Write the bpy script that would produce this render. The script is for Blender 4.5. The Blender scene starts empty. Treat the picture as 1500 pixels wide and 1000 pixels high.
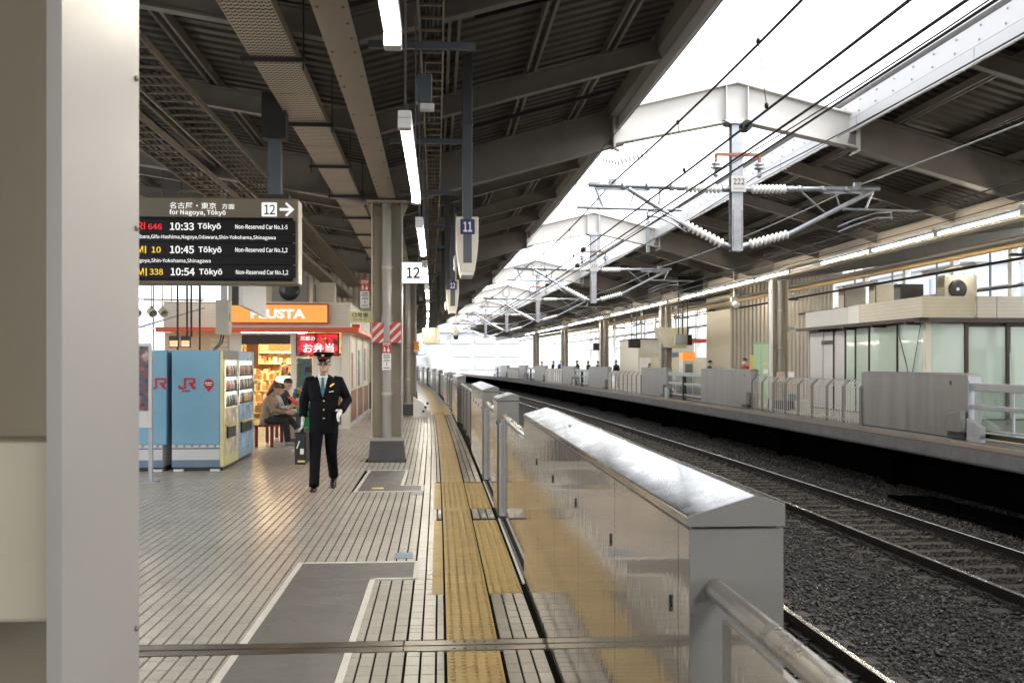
import bpy, math, random
import numpy as np
from mathutils import Vector, Matrix
R = math.radians
random.seed(7)
RNG = np.random.default_rng(7)
SC = bpy.context.scene
COL = SC.collection

# ------------------------------------------------------------------ camera, sky, sun, exposure
cam_d = bpy.data.cameras.new('camera'); CAM = bpy.data.objects.new('camera', cam_d); COL.objects.link(CAM)
CAM.location = (0, 0, 1.63); CAM.rotation_euler = (R(90), 0, R(-3.92))
cam_d.sensor_width = 36; cam_d.lens = 35.0; cam_d.shift_y = 0.0213
cam_d.clip_start = 0.05; cam_d.clip_end = 3000
cam_d.dof.use_dof = True; cam_d.dof.focus_distance = 13.5; cam_d.dof.aperture_fstop = 9.0
SC.camera = CAM

world = bpy.data.worlds.new('World'); SC.world = world; world.use_nodes = True
wn = world.node_tree.nodes; wl = world.node_tree.links
SUN_EL, SUN_AZ = 58, 118          # degrees; azimuth clockwise from +Y
sky = wn.new('ShaderNodeTexSky'); sky.sky_type = 'NISHITA'; sky.sun_disc = False
sky.sun_elevation = R(SUN_EL); sky.sun_rotation = R(SUN_AZ)
sky.air_density = 1.0; sky.dust_density = 1.5; sky.ozone_density = 1.0
hsv = wn.new('ShaderNodeHueSaturation'); hsv.inputs['Saturation'].default_value = 0.12
bg = wn['Background']; bg.inputs['Strength'].default_value = 0.15
wl.new(sky.outputs[0], hsv.inputs['Color']); wl.new(hsv.outputs[0], bg.inputs['Color'])

sun_d = bpy.data.lights.new('sun', 'SUN'); SUN = bpy.data.objects.new('sun', sun_d); COL.objects.link(SUN)
sun_d.energy = 1.2; sun_d.angle = R(25); sun_d.color = (1.0, 0.97, 0.93)
_d = Vector((math.sin(R(SUN_AZ))*math.cos(R(SUN_EL)), math.cos(R(SUN_AZ))*math.cos(R(SUN_EL)), math.sin(R(SUN_EL))))
SUN.rotation_euler = _d.to_track_quat('Z', 'Y').to_euler()

vs = SC.view_settings
vs.view_transform = 'Standard'; vs.look = 'None'; vs.gamma = 1.0; vs.use_curve_mapping = False
vs.exposure = 2.12
SC.render.engine = 'CYCLES'
SC.cycles.use_denoising = True; SC.cycles.denoising_prefilter = 'NONE'
SC.cycles.use_adaptive_sampling = True; SC.cycles.adaptive_threshold = .02
SC.cycles.max_bounces = 6; SC.cycles.diffuse_bounces = 3; SC.cycles.glossy_bounces = 3
SC.cycles.transparent_max_bounces = 10; SC.cycles.transmission_bounces = 4
SC.cycles.caustics_reflective = False; SC.cycles.caustics_refractive = False
SC.cycles.sample_clamp_indirect = 6.0

# ------------------------------------------------------------------ helpers
K = 3.3e-4                        # the line curves gently to the left
def off(y): return -K*y*y if y > 0 else 0.0
def ang(y): return math.atan(2*K*y) if y > 0 else 0.0
ORD = ['nearest', 'second', 'third', 'fourth', 'fifth', 'sixth', 'seventh', 'eighth', 'ninth', 'tenth',
       'eleventh', 'twelfth', 'thirteenth', 'fourteenth', 'fifteenth', 'sixteenth', 'seventeenth', 'eighteenth',
       'nineteenth', 'twentieth', 'twenty-first', 'twenty-second', 'twenty-third', 'twenty-fourth']

class MB:
    def __init__(s): s.v = []; s.f = []; s.m = []; s.s = []; s.mats = []
    def add(s, vs_, fs, smooth=False, m=0):
        b = len(s.v); s.v.extend([tuple(p) for p in vs_])
        for f in fs: s.f.append(tuple(i+b for i in f)); s.m.append(m); s.s.append(smooth)
        return s
    def box(s, x0, x1, y0, y1, z0, z1, m=0):
        return s.add([(x0,y0,z0),(x1,y0,z0),(x1,y1,z0),(x0,y1,z0),(x0,y0,z1),(x1,y0,z1),(x1,y1,z1),(x0,y1,z1)],
                     [(3,2,1,0),(4,5,6,7),(0,1,5,4),(1,2,6,5),(2,3,7,6),(3,0,4,7)], False, m)
    def obox(s, c, size, rot=(0,0,0), m=0):
        M = Matrix.Translation(c) @ Matrix.Rotation(rot[2],4,'Z') @ Matrix.Rotation(rot[1],4,'Y') @ Matrix.Rotation(rot[0],4,'X')
        a,b,c2 = size[0]/2, size[1]/2, size[2]/2
        P = [M @ Vector(p) for p in ((-a,-b,-c2),(a,-b,-c2),(a,b,-c2),(-a,b,-c2),(-a,-b,c2),(a,-b,c2),(a,b,c2),(-a,b,c2))]
        return s.add(P, [(3,2,1,0),(4,5,6,7),(0,1,5,4),(1,2,6,5),(2,3,7,6),(3,0,4,7)], False, m)
    def frame(s, p0, p1, up=(0,0,1)):
        d = (Vector(p1)-Vector(p0)).normalized(); u = Vector(up)
        if abs(d.dot(u)) > 0.98: u = Vector((0,1,0))
        sd = d.cross(u).normalized(); u2 = sd.cross(d).normalized()
        return d, sd, u2
    def bar(s, p0, p1, w, h, du=0, ds=0, up=(0,0,1), m=0):
        p0, p1 = Vector(p0), Vector(p1); d, sd, u = s.frame(p0, p1, up)
        P = []
        for p in (p0, p1):
            c = p + u*du + sd*ds
            P += [c-sd*w/2-u*h/2, c+sd*w/2-u*h/2, c+sd*w/2+u*h/2, c-sd*w/2+u*h/2]
        return s.add(P, [(3,2,1,0),(4,5,6,7),(0,1,5,4),(1,2,6,5),(2,3,7,6),(3,0,4,7)], False, m)
    def ibeam(s, p0, p1, h, w, tw, tf, m=0):   # p0,p1: centre of top flange top
        s.bar(p0, p1, w, tf, -tf/2, 0, m=m); s.bar(p0, p1, w, tf, -h+tf/2, 0, m=m)
        return s.bar(p0, p1, tw, h-2*tf, -h/2, 0, m=m)
    def cyl(s, p0, p1, r0, r1=None, n=10, caps=True, smooth=True, m=0):
        r1 = r0 if r1 is None else r1
        p0, p1 = Vector(p0), Vector(p1); d, sd, u = s.frame(p0, p1)
        P = []
        for p, r in ((p0, r0), (p1, r1)):
            for i in range(n):
                a = 2*math.pi*i/n; P.append(p + sd*r*math.cos(a) + u*r*math.sin(a))
        s.add(P, [(i, (i+1)%n, n+(i+1)%n, n+i) for i in range(n)], smooth, m)
        if caps: s.add(P[:n], [tuple(range(n))[::-1]], False, m); s.add(P[n:], [tuple(range(n))], False, m)
        return s
    def tube(s, pts, r, n=6, smooth=True, m=0, caps=True):
        pts = [Vector(p) for p in pts]; rr = r if isinstance(r, (list, tuple)) else [r]*len(pts)
        rings = []; ref = None
        for i, p in enumerate(pts):
            t = (pts[min(i+1,len(pts)-1)] - pts[max(i-1,0)])
            t = t.normalized() if t.length > 1e-9 else Vector((0,0,1))
            if ref is None:
                ref = Vector((0,0,1)) if abs(t.z) < 0.9 else Vector((0,1,0))
            sd = t.cross(ref)
            if sd.length < 1e-4: sd = t.cross(Vector((1,0,0)))
            sd.normalize(); u = sd.cross(t).normalized(); ref = u
            q = rr[i]; q = q if isinstance(q, (list, tuple)) else (q, q)
            rings.append([p + sd*q[0]*math.cos(2*math.pi*j/n) + u*q[1]*math.sin(2*math.pi*j/n) for j in range(n)])
        return s.loft(rings, smooth, m, caps)
    def loft(s, rings, smooth=True, m=0, caps=True):
        n = len(rings[0]); b = len(rings)
        P = [p for r in rings for p in r]
        F = [(k*n+i, k*n+(i+1)%n, (k+1)*n+(i+1)%n, (k+1)*n+i) for k in range(b-1) for i in range(n)]
        if caps: F += [tuple(range(n))[::-1], tuple((b-1)*n+i for i in range(n))]
        return s.add(P, F, smooth, m)
    def ering(s, c, rx, ry, n=14, e=2.0):
        out = []
        for j in range(n):
            a = 2*math.pi*j/n; ca, sa = math.cos(a), math.sin(a)
            out.append((c[0]+rx*math.copysign(abs(ca)**(2/e), ca), c[1]+ry*math.copysign(abs(sa)**(2/e), sa), c[2]))
        return out
    def lathe(s, prof, o=(0,0,0), ax=(0,0,1), n=12, smooth=True, m=0):
        o = Vector(o); a = Vector(ax).normalized()
        sd = a.cross(Vector((0,0,1)) if abs(a.z) < .9 else Vector((1,0,0))).normalized(); u = sd.cross(a)
        rings = [[o + a*z + sd*r*math.cos(2*math.pi*j/n) + u*r*math.sin(2*math.pi*j/n) for j in range(n)] for r, z in prof]
        return s.loft(rings, smooth, m)
    def ell(s, c, r, n=12, k=8, m=0, rot=None):
        rings = []
        for i in range(1, k):
            t = math.pi*i/k
            ring = [Vector((r[0]*math.sin(t)*math.cos(2*math.pi*j/n), r[1]*math.sin(t)*math.sin(2*math.pi*j/n), -r[2]*math.cos(t))) for j in range(n)]
            if rot is not None: ring = [rot @ p for p in ring]
            rings.append([p + Vector(c) for p in ring])
        return s.loft(rings, True, m)
    def exty(s, poly, y0, y1, step=None, m=0, smooth=False):      # polygon in (x,z) drawn out along y
        n = max(1, int(math.ceil((y1-y0)/(step or 1e9))))
        return s.loft([[(x, y0+(y1-y0)*k/n, z) for x, z in poly] for k in range(n+1)], smooth, m)
    def ext(s, poly, o, ux, uy, un, t, m=0):                         # 2-d polygon in plane (ux,uy) at o, thick t along un
        o, ux, uy, un = Vector(o), Vector(ux), Vector(uy), Vector(un)
        a = [o+ux*p[0]+uy*p[1] for p in poly]; b = [p+un*t for p in a]; n = len(poly)
        s.add(a+b, [tuple(range(n))[::-1], tuple(range(n, 2*n))] + [(i,(i+1)%n,n+(i+1)%n,n+i) for i in range(n)], False, m)
        return s
    def mesh(s, name, mat, warp=False, org=(0,0,0)):
        me = bpy.data.meshes.new(name)
        ox, oy, oz = org
        V = [((x+off(y) if warp else x)-ox, y-oy, z-oz) for x, y, z in s.v]
        me.from_pydata(V, [], s.f)
        mats = mat if isinstance(mat, (list, tuple)) else [mat]
        for q in mats: me.materials.append(q)
        me.polygons.foreach_set('material_index', s.m); me.polygons.foreach_set('use_smooth', s.s)
        me.update()
        return me
    def build(s, name, mat, parent=None, warp=False, local=False, bevel=0, **kw):
        org = (0,0,0)
        if parent is not None and not local and not warp: org = ORG.get(parent.name, (0,0,0))
        me = s.mesh(name, mat, warp, org)
        return obj(name, me, parent, bevel=bevel)

ORG = {}
def obj(name, me, parent=None, bevel=0):
    o = bpy.data.objects.new(name, me); COL.objects.link(o)
    if parent is not None:
        o.parent = parent
        if parent.name in ORG: ORG[o.name] = ORG[parent.name]
    if bevel:
        b = o.modifiers.new('bevel', 'BEVEL'); b.width = bevel; b.segments = 2; b.limit_method = 'ANGLE'; b.angle_limit = R(40)
    return o
def tag(o, label, cat, group=None, kind=None):
    if label: o['label'] = label
    if cat: o['category'] = cat
    if group: o['group'] = group
    if kind: o['kind'] = kind
    return o
def thing(name, label, cat, o=(0,0,0), rz=0, group=None):
    e = bpy.data.objects.new(name, None); COL.objects.link(e); e.empty_display_size = .2
    e.location = (o[0]+off(o[1]), o[1], o[2]); e.rotation_euler.z = rz + ang(o[1])
    ORG[e.name] = tuple(o)
    return tag(e, label, cat, group)
def copy_tree(src, parent=None):
    c = src.copy(); COL.objects.link(c)
    if parent is not None: c.parent = parent
    for ch in [x for x in KIDS.get(src.name, src.children)]: copy_tree(ch, c)
    return c
KIDS = {}
def clone(src, o, label, rz=0, group=None):
    c = copy_tree(src); c.location = (o[0]+off(o[1]), o[1], o[2]); c.rotation_euler.z = rz + ang(o[1])
    c['label'] = label
    if group: c['group'] = group
    return c

# ------------------------------------------------------------------ materials
def new_mat(name):
    m = bpy.data.materials.new(name); m.use_nodes = True
    return m, m.node_tree.nodes, m.node_tree.links, m.node_tree.nodes['Principled BSDF']
def mat(name, col, rough=.5, metal=0.0, var=.12, scale=3.0, bump=0.0, bscale=40.0, rvar=.1, dirt=0.0, dcol=(.05,.045,.04),
        stretch=(1,1,1), emit=None, es=0.0, spec=None, island=0.0, coat=0.0, world=False):
    m, N, L, P = new_mat(name)
    tc = N.new('ShaderNodeTexCoord'); mp = N.new('ShaderNodeMapping'); mp.inputs['Scale'].default_value = stretch
    if world: gp = N.new('ShaderNodeNewGeometry'); L.new(gp.outputs['Position'], mp.inputs['Vector'])
    else: L.new(tc.outputs['Object'], mp.inputs['Vector'])
    ns = N.new('ShaderNodeTexNoise'); ns.inputs['Scale'].default_value = scale; ns.inputs['Detail'].default_value = 6; ns.inputs['Roughness'].default_value = .65
    L.new(mp.outputs[0], ns.inputs['Vector'])
    mr = N.new('ShaderNodeMapRange'); mr.inputs[1].default_value = .3; mr.inputs[2].default_value = .7
    mr.inputs[3].default_value = 1-var; mr.inputs[4].default_value = 1+var
    L.new(ns.outputs[0], mr.inputs[0])
    mul = N.new('ShaderNodeMix'); mul.data_type = 'RGBA'; mul.blend_type = 'MULTIPLY'; mul.inputs[0].default_value = 1
    mul.inputs[6].default_value = (*col, 1); L.new(mr.outputs[0], mul.inputs[7])
    out = mul.outputs[2]
    if island:
        ge = N.new('ShaderNodeNewGeometry'); oi = N.new('ShaderNodeObjectInfo')
        ad = N.new('ShaderNodeMath'); ad.operation = 'ADD'; L.new(ge.outputs['Random Per Island'], ad.inputs[0]); L.new(oi.outputs['Random'], ad.inputs[1])
        fr = N.new('ShaderNodeMath'); fr.operation = 'FRACT'; L.new(ad.outputs[0], fr.inputs[0])
        m2 = N.new('ShaderNodeMapRange'); m2.inputs[3].default_value = 1-island; m2.inputs[4].default_value = 1+island; L.new(fr.outputs[0], m2.inputs[0])
        x2 = N.new('ShaderNodeMix'); x2.data_type = 'RGBA'; x2.blend_type = 'MULTIPLY'; x2.inputs[0].default_value = 1
        L.new(out, x2.inputs[6]); L.new(m2.outputs[0], x2.inputs[7]); out = x2.outputs[2]
    if dirt:
        n2 = N.new('ShaderNodeTexNoise'); n2.inputs['Scale'].default_value = scale*.45; n2.inputs['Detail'].default_value = 8; n2.inputs['Roughness'].default_value = .7
        L.new(mp.outputs[0], n2.inputs['Vector'])
        rm = N.new('ShaderNodeMapRange'); rm.inputs[1].default_value = .48; rm.inputs[2].default_value = .75; rm.inputs[4].default_value = dirt
        L.new(n2.outputs[0], rm.inputs[0])
        x3 = N.new('ShaderNodeMix'); x3.data_type = 'RGBA'; L.new(rm.outputs[0], x3.inputs[0]); L.new(out, x3.inputs[6]); x3.inputs[7].default_value = (*dcol, 1)
        out = x3.outputs[2]
    L.new(out, P.inputs['Base Color'])
    P.inputs['Metallic'].default_value = metal
    if coat: P.inputs['Coat Weight'].default_value = coat; P.inputs['Coat Roughness'].default_value = .1
    if spec is not None: P.inputs['Specular IOR Level'].default_value = spec
    rr = N.new('ShaderNodeMapRange'); rr.inputs[1].default_value = .3; rr.inputs[2].default_value = .7
    rr.inputs[3].default_value = max(.02, rough-rvar); rr.inputs[4].default_value = min(1, rough+rvar)
    L.new(ns.outputs[0], rr.inputs[0]); L.new(rr.outputs[0], P.inputs['Roughness'])
    if bump:
        nb = N.new('ShaderNodeTexNoise'); nb.inputs['Scale'].default_value = bscale; nb.inputs['Detail'].default_value = 3
        L.new(mp.outputs[0], nb.inputs['Vector'])
        bp = N.new('ShaderNodeBump'); bp.inputs['Strength'].default_value = bump; bp.inputs['Distance'].default_value = .01
        L.new(nb.outputs[0], bp.inputs['Height']); L.new(bp.outputs[0], P.inputs['Normal'])
    if emit: P.inputs['Emission Color'].default_value = (*emit, 1); P.inputs['Emission Strength'].default_value = es
    return m
def glow(name, col, s):
    m, N, L, P = new_mat(name); N.remove(P)
    e = N.new('ShaderNodeEmission'); e.inputs[0].default_value = (*col, 1); e.inputs[1].default_value = s
    L.new(e.outputs[0], N['Material Output'].inputs[0]); return m
def glass(name, tint=(.9,.95,.93), gl=.6, rough=.02, opaq=0.0, ocol=(.5,.6,.55)):
    m, N, L, P = new_mat(name); N.remove(P)
    t = N.new('ShaderNodeBsdfTransparent'); t.inputs[0].default_value = (*tint, 1)
    g = N.new('ShaderNodeBsdfGlossy'); g.inputs['Roughness'].default_value = rough; g.inputs[0].default_value = (1,1,1,1)
    fw = N.new('ShaderNodeLayerWeight'); fw.inputs[0].default_value = .5; fp = N.new('ShaderNodeMath'); fp.operation = 'POWER'; fp.inputs[1].default_value = 4.0; L.new(fw.outputs['Facing'], fp.inputs[0])
    fr = N.new('ShaderNodeMath'); fr.operation = 'MULTIPLY_ADD'; fr.inputs[1].default_value = .6; fr.inputs[2].default_value = .05; L.new(fp.outputs[0], fr.inputs[0])
    mx = N.new('ShaderNodeMixShader'); ml = N.new('ShaderNodeMath'); ml.operation = 'MULTIPLY'; ml.inputs[1].default_value = gl*1.6
    L.new(fr.outputs[0], ml.inputs[0]); L.new(ml.outputs[0], mx.inputs[0]); L.new(t.outputs[0], mx.inputs[1]); L.new(g.outputs[0], mx.inputs[2])
    last = mx
    if opaq:
        d = N.new('ShaderNodeBsdfDiffuse'); d.inputs[0].default_value = (*ocol, 1)
        m2 = N.new('ShaderNodeMixShader'); m2.inputs[0].default_value = opaq
        L.new(t.outputs[0], m2.inputs[1]); L.new(d.outputs[0], m2.inputs[2]); L.new(m2.outputs[0], mx.inputs[1])
    L.new(last.outputs[0], N['Material Output'].inputs[0]); return m

M = {}
def tile_mat(name, col, rough, vary):
    m, N, L, P = new_mat(name)
    ge = N.new('ShaderNodeNewGeometry'); oi = N.new('ShaderNodeObjectInfo')
    ad = N.new('ShaderNodeMath'); ad.operation = 'ADD'; L.new(ge.outputs['Random Per Island'], ad.inputs[0]); L.new(oi.outputs['Random'], ad.inputs[1])
    fr = N.new('ShaderNodeMath'); fr.operation = 'FRACT'; L.new(ad.outputs[0], fr.inputs[0])
    m2 = N.new('ShaderNodeMapRange'); m2.inputs[3].default_value = 1-vary; m2.inputs[4].default_value = 1+vary; L.new(fr.outputs[0], m2.inputs[0])
    ns = N.new('ShaderNodeTexNoise'); ns.inputs['Scale'].default_value = .8; ns.inputs['Detail'].default_value = 2; L.new(ge.outputs['Position'], ns.inputs['Vector'])
    m3 = N.new('ShaderNodeMapRange'); m3.inputs[1].default_value = .3; m3.inputs[2].default_value = .7; m3.inputs[3].default_value = .9; m3.inputs[4].default_value = 1.07; L.new(ns.outputs[0], m3.inputs[0])
    ml = N.new('ShaderNodeMath'); ml.operation = 'MULTIPLY'; L.new(m2.outputs[0], ml.inputs[0]); L.new(m3.outputs[0], ml.inputs[1])
    x = N.new('ShaderNodeMix'); x.data_type = 'RGBA'; x.blend_type = 'MULTIPLY'; x.inputs[0].default_value = 1; x.inputs[6].default_value = (*col, 1); L.new(ml.outputs[0], x.inputs[7])
    L.new(x.outputs[2], P.inputs['Base Color']); P.inputs['Roughness'].default_value = rough
    return m
M['tile'] = tile_mat('paving_tile', (.43,.40,.345), .27, .05)
M['tile_pale'] = tile_mat('pale_tile', (.58,.56,.50), .30, .06)
M['grout'] = mat('dark_grout', (.012,.010,.008), .9, var=.2, scale=8, spec=.05)
M['yellow'] = mat('yellow_tile', (.57,.40,.145), .45, var=.14, scale=5, bump=.06, bscale=60, island=.07, dirt=.35, dcol=(.36,.23,.07), world=True)
M['patch'] = mat('grey_resin', (.125,.12,.112), .40, var=.15, scale=5, bump=.35, bscale=220, dirt=.3, dcol=(.24,.23,.21))
M['border'] = mat('white_border', (.58,.55,.49), .45, var=.12, scale=8)
M['steel_plate'] = mat('steel_plate', (.30,.28,.245), .34, 1.0, var=.12, scale=6, dirt=.15, dcol=(.25,.22,.18), rvar=.06)
M['concrete'] = mat('concrete', (.17,.168,.168), .85, var=.22, scale=2.5, bump=.2, bscale=25, dirt=.6, dcol=(.12,.11,.10))
M['concrete_shaded'] = mat('shaded_concrete', (.003,.003,.003), 1.0, spec=0.0, var=.3, scale=2, bump=.2, bscale=20)  # near black: shade of the void under the platform put into the colour
M['ground'] = mat('ballast_ground', (.020,.019,.018), .95, var=.5, scale=18, bump=1.0, bscale=28)
M['stone_brown'] = mat('brown_stone', (.044,.034,.026), .6, var=.3, scale=4, island=.5, rvar=.15)
M['stone_pale'] = mat('pale_stone', (.09,.086,.08), .5, var=.3, scale=4, island=.4, rvar=.15)
M['stone'] = mat('ballast_stone', (.034,.0315,.0295), .42, var=.3, scale=4, island=.6, rvar=.15)
M['sleeper'] = mat('sleeper', (.070,.060,.050), .85, var=.3, scale=6, bump=.3, bscale=30)
M['rail'] = mat('rusty_rail', (.016,.012,.010), .5, .3, var=.4, scale=10)
M['rail_head'] = mat('polished_rail_head', (.75,.74,.72), .24, 1.0, var=.1, scale=6, rvar=.05)
M['clip'] = mat('rail_clip', (.035,.032,.03), .6, .3)
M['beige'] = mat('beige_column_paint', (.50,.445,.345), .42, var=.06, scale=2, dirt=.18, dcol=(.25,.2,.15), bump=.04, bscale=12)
M['beige_daylit'] = mat('daylit_flange_paint', (.335,.315,.295), .4, var=.08, scale=1.6, dirt=.4, dcol=(.31,.285,.255), stretch=(1,1,.45), bump=.04, bscale=9)  # greyer copy of the beige; daylight from the tracks put into its colour
M['base'] = mat('dark_base', (.06,.06,.063), .55, var=.12, scale=6, dirt=.3, dcol=(.12,.11,.1))
M['roofsteel'] = mat('roof_steel_paint', (.205,.187,.163), .5, var=.13, scale=1.5, dirt=.4, dcol=(.09,.07,.055))
M['deck'] = mat('roof_deck', (.085,.075,.064), .6, var=.2, scale=1.2, dirt=.5, dcol=(.04,.03,.025))
M['whitesteel'] = mat('white_frame_paint', (.50,.485,.46), .45, var=.05, scale=1.5, dirt=.15, dcol=(.5,.45,.4))
M['fascia'] = mat('white_fascia', (.56,.56,.57), .4, var=.05, scale=1.2, dirt=.15, dcol=(.55,.53,.5))
M['bluegrey'] = mat('blue_grey_paint', (.085,.10,.115), .45, var=.1, scale=3)
M['blackmetal'] = mat('black_metal', (.018,.017,.017), .5, var=.15)
M['galv'] = mat('galvanised', (.36,.38,.40), .45, .75, var=.2, scale=8)
M['insul'] = mat('porcelain', (.80,.80,.78), .25, var=.06, scale=9)
M['wire'] = mat('wire', (.02,.02,.024), .5, .4)
M['rust'] = mat('rusty_bracket', (.30,.12,.06), .7, .2, var=.3, scale=20)
M['tray'] = mat('tray_beige', (.20,.165,.12), .5, .2, var=.12, scale=5)
M['ladder'] = mat('ladder_tray', (.26,.215,.15), .45, .35, var=.15, scale=5)
M['cable'] = mat('cable_black', (.02,.019,.018), .6)
M['duct'] = mat('perforated_duct', (.34,.30,.245), .5, .1, var=.1, scale=4)
M['ptfe'] = M['border']
def steel_mirror(name, col, wav, rough, rip=0.0, met=1.0):
    m, N, L, P = new_mat(name)
    tc = N.new('ShaderNodeTexCoord'); mp = N.new('ShaderNodeMapping'); mp.inputs['Scale'].default_value = (1, 1, .55); L.new(tc.outputs['Object'], mp.inputs['Vector'])
    n1 = N.new('ShaderNodeTexNoise'); n1.inputs['Scale'].default_value = 5.5; n1.inputs['Detail'].default_value = 1.5; L.new(mp.outputs[0], n1.inputs['Vector'])
    n2 = N.new('ShaderNodeTexNoise'); n2.inputs['Scale'].default_value = 7; n2.inputs['Detail'].default_value = 8; n2.inputs['Roughness'].default_value = .75; L.new(tc.outputs['Object'], n2.inputs['Vector'])
    mp2 = N.new('ShaderNodeMapping'); mp2.inputs['Scale'].default_value = (1, 26, 2.2); L.new(tc.outputs['Object'], mp2.inputs['Vector'])
    n3 = N.new('ShaderNodeTexNoise'); n3.inputs['Scale'].default_value = 1.0; n3.inputs['Detail'].default_value = 1.0; L.new(mp2.outputs[0], n3.inputs['Vector'])
    ad = N.new('ShaderNodeMath'); ad.operation = 'MULTIPLY_ADD'; ad.inputs[1].default_value = rip; L.new(n3.outputs[0], ad.inputs[0]); L.new(n1.outputs[0], ad.inputs[2])
    bp = N.new('ShaderNodeBump'); bp.inputs['Strength'].default_value = wav; bp.inputs['Distance'].default_value = .02
    L.new(ad.outputs[0], bp.inputs['Height']); L.new(bp.outputs[0], P.inputs['Normal'])
    mr = N.new('ShaderNodeMapRange'); mr.inputs[1].default_value = .35; mr.inputs[2].default_value = .7; mr.inputs[3].default_value = rough*.7; mr.inputs[4].default_value = rough*1.7
    L.new(n2.outputs[0], mr.inputs[0]); L.new(mr.outputs[0], P.inputs['Roughness'])
    mc = N.new('ShaderNodeMix'); mc.data_type = 'RGBA'; L.new(n2.outputs[0], mc.inputs[0]); mc.inputs[6].default_value = (*col, 1); mc.inputs[7].default_value = (col[0]*.86, col[1]*.84, col[2]*.8, 1)
    L.new(mc.outputs[2], P.inputs['Base Color']); P.inputs['Metallic'].default_value = met
    return m
M['mirror'] = steel_mirror('polished_stainless', (.37,.34,.30), .05, .055, .5, .66)
M['cap'] = steel_mirror('stainless_cap', (.38,.385,.40), .012, .09)
M['gatesteel'] = mat('brushed_tube', (.56,.535,.50), .3, 1.0, var=.1, scale=3, stretch=(1,1,1))
M['greypaint'] = mat('grey_end_panel', (.145,.142,.132), .42, var=.1, scale=3, dirt=.12, dcol=(.25,.24,.23))
M['streaky'] = mat('streaky_stainless', (.29,.275,.265), .42, .75, var=.2, scale=1.7, stretch=(1,1,.10), rvar=.12, dirt=.5, dcol=(.14,.132,.128))
M['dullsteel'] = mat('dull_steel', (.40,.41,.43), .45, .6, var=.12, scale=4)
M['whitebar'] = mat('picket_steel', (.60,.57,.53), .35, .5, var=.08)
M['glass'] = glass('clear_glass', (.94,.97,.97), .25)
M['glass_tint'] = glass('gate_glass', (.82,.86,.84), .8, .03, .12, (.3,.3,.28))
M['mint'] = glass('mint_film_glass', (.8,.95,.88), .45, .05, .86, (.60,.72,.64))
M['black'] = mat('black_plastic', (.012,.012,.013), .4)
M['white'] = mat('white_plastic', (.78,.78,.76), .4, var=.04)
M['red'] = mat('red_paint', (.52,.05,.03), .45, var=.08)
M['orange_red'] = mat('vermilion_fascia', (.62,.09,.035), .4, var=.06)
M['blue'] = mat('vending_blue', (.19,.39,.54), .35, var=.04, scale=2)
M['blue2'] = mat('vending_pale_blue', (.22,.36,.50), .3, var=.1, scale=3)
M['navyline'] = mat('navy_line', (.02,.03,.12), .4)
M['slate'] = mat('slate_band', (.14,.21,.30), .4)
M['cream'] = mat('cream_panel', (.62,.56,.42), .45, var=.06, dirt=.1, dcol=(.4,.34,.25))
M['creamwhite'] = mat('cream_white_panel', (.68,.64,.55), .45, var=.05, dirt=.12, dcol=(.45,.4,.32))
M['lightgrey'] = mat('light_grey_panel', (.60,.60,.61), .4, var=.04)
M['brown'] = mat('bronze_frame', (.045,.03,.022), .4, .3)
M['wood'] = mat('wood_cladding', (.26,.13,.07), .5, var=.3, scale=6, stretch=(10,10,.6), bump=.1, bscale=8)
M['corr'] = mat('corrugated_steel', (.42,.37,.30), .42, .3, var=.12, scale=2, stretch=(1,1,.3), dirt=.25, dcol=(.2,.18,.15))
M['goldlit_panel'] = mat('brushed_goldlit_panel', (.50,.44,.33), .42, .35, var=.06, scale=2, stretch=(.3,.3,3), rvar=.04)  # stainless side; the gold light on it is put into the colour
M['green'] = mat('lift_door_green', (.42,.60,.40), .4, var=.04)
M['yellowsign'] = mat('yellow_sign', (.75,.62,.16), .45)
M['palesign'] = mat('pale_yellow_sign', (.72,.66,.36), .45)
M['ochre'] = mat('ochre_pipe', (.42,.28,.12), .45, var=.15)
M['redred'] = mat('maroon_bench', (.14,.02,.022), .35)
M['tubewhite'] = mat('lamp_housing', (.7,.7,.68), .4)
M['tube_far'] = glow('lamp_tube_far', (1.0,.91,.76), 24.0)
M['tube'] = glow('lamp_tube', (1.0,.90,.74), 15.0)
M['acgrey'] = mat('ac_casing', (.46,.42,.34), .5, var=.1, dirt=.25, dcol=(.2,.17,.13))
M['skin'] = mat('skin', (.50,.30,.21), .5, var=.06)
M['navy'] = mat('navy_uniform', (.0025,.0028,.005), .8, var=.2, scale=20, spec=.2, bump=.9, bscale=11)
M['hair'] = mat('dark_hair', (.012,.009,.008), .5)
M['hairbrown'] = mat('brown_hair', (.06,.028,.014), .5)
M['glove'] = mat('white_glove', (.8,.8,.79), .7)
M['gold'] = mat('gold_metal', (.8,.55,.12), .3, .9)
M['shoe'] = mat('black_leather', (.008,.008,.008), .22)
M['teal'] = mat('teal_tie', (.04,.17,.22), .5, var=.2, scale=60)

# ------------------------------------------------------------------ ground, tracks and platforms (the setting)
YEND = 190.0
def struct(o): o['kind'] = 'structure'; return o
g = MB(); g.add([(-1500,-300,-1.75),(1500,-300,-1.75),(1500,2500,-1.75),(-1500,2500,-1.75)], [(0,1,2,3)])
struct(g.build('ground', mat('far_ground', (.20,.195,.19), .9, var=.2, scale=.2)))
g = MB(); g.exty([(1.0,-1.7),(11.25,-1.7),(11.25,-1.26),(9.3,-1.24),(1.0,-1.24)], -32, YEND+40, 4)
struct(g.build('track_bed', M['ground'], warp=True))

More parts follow.
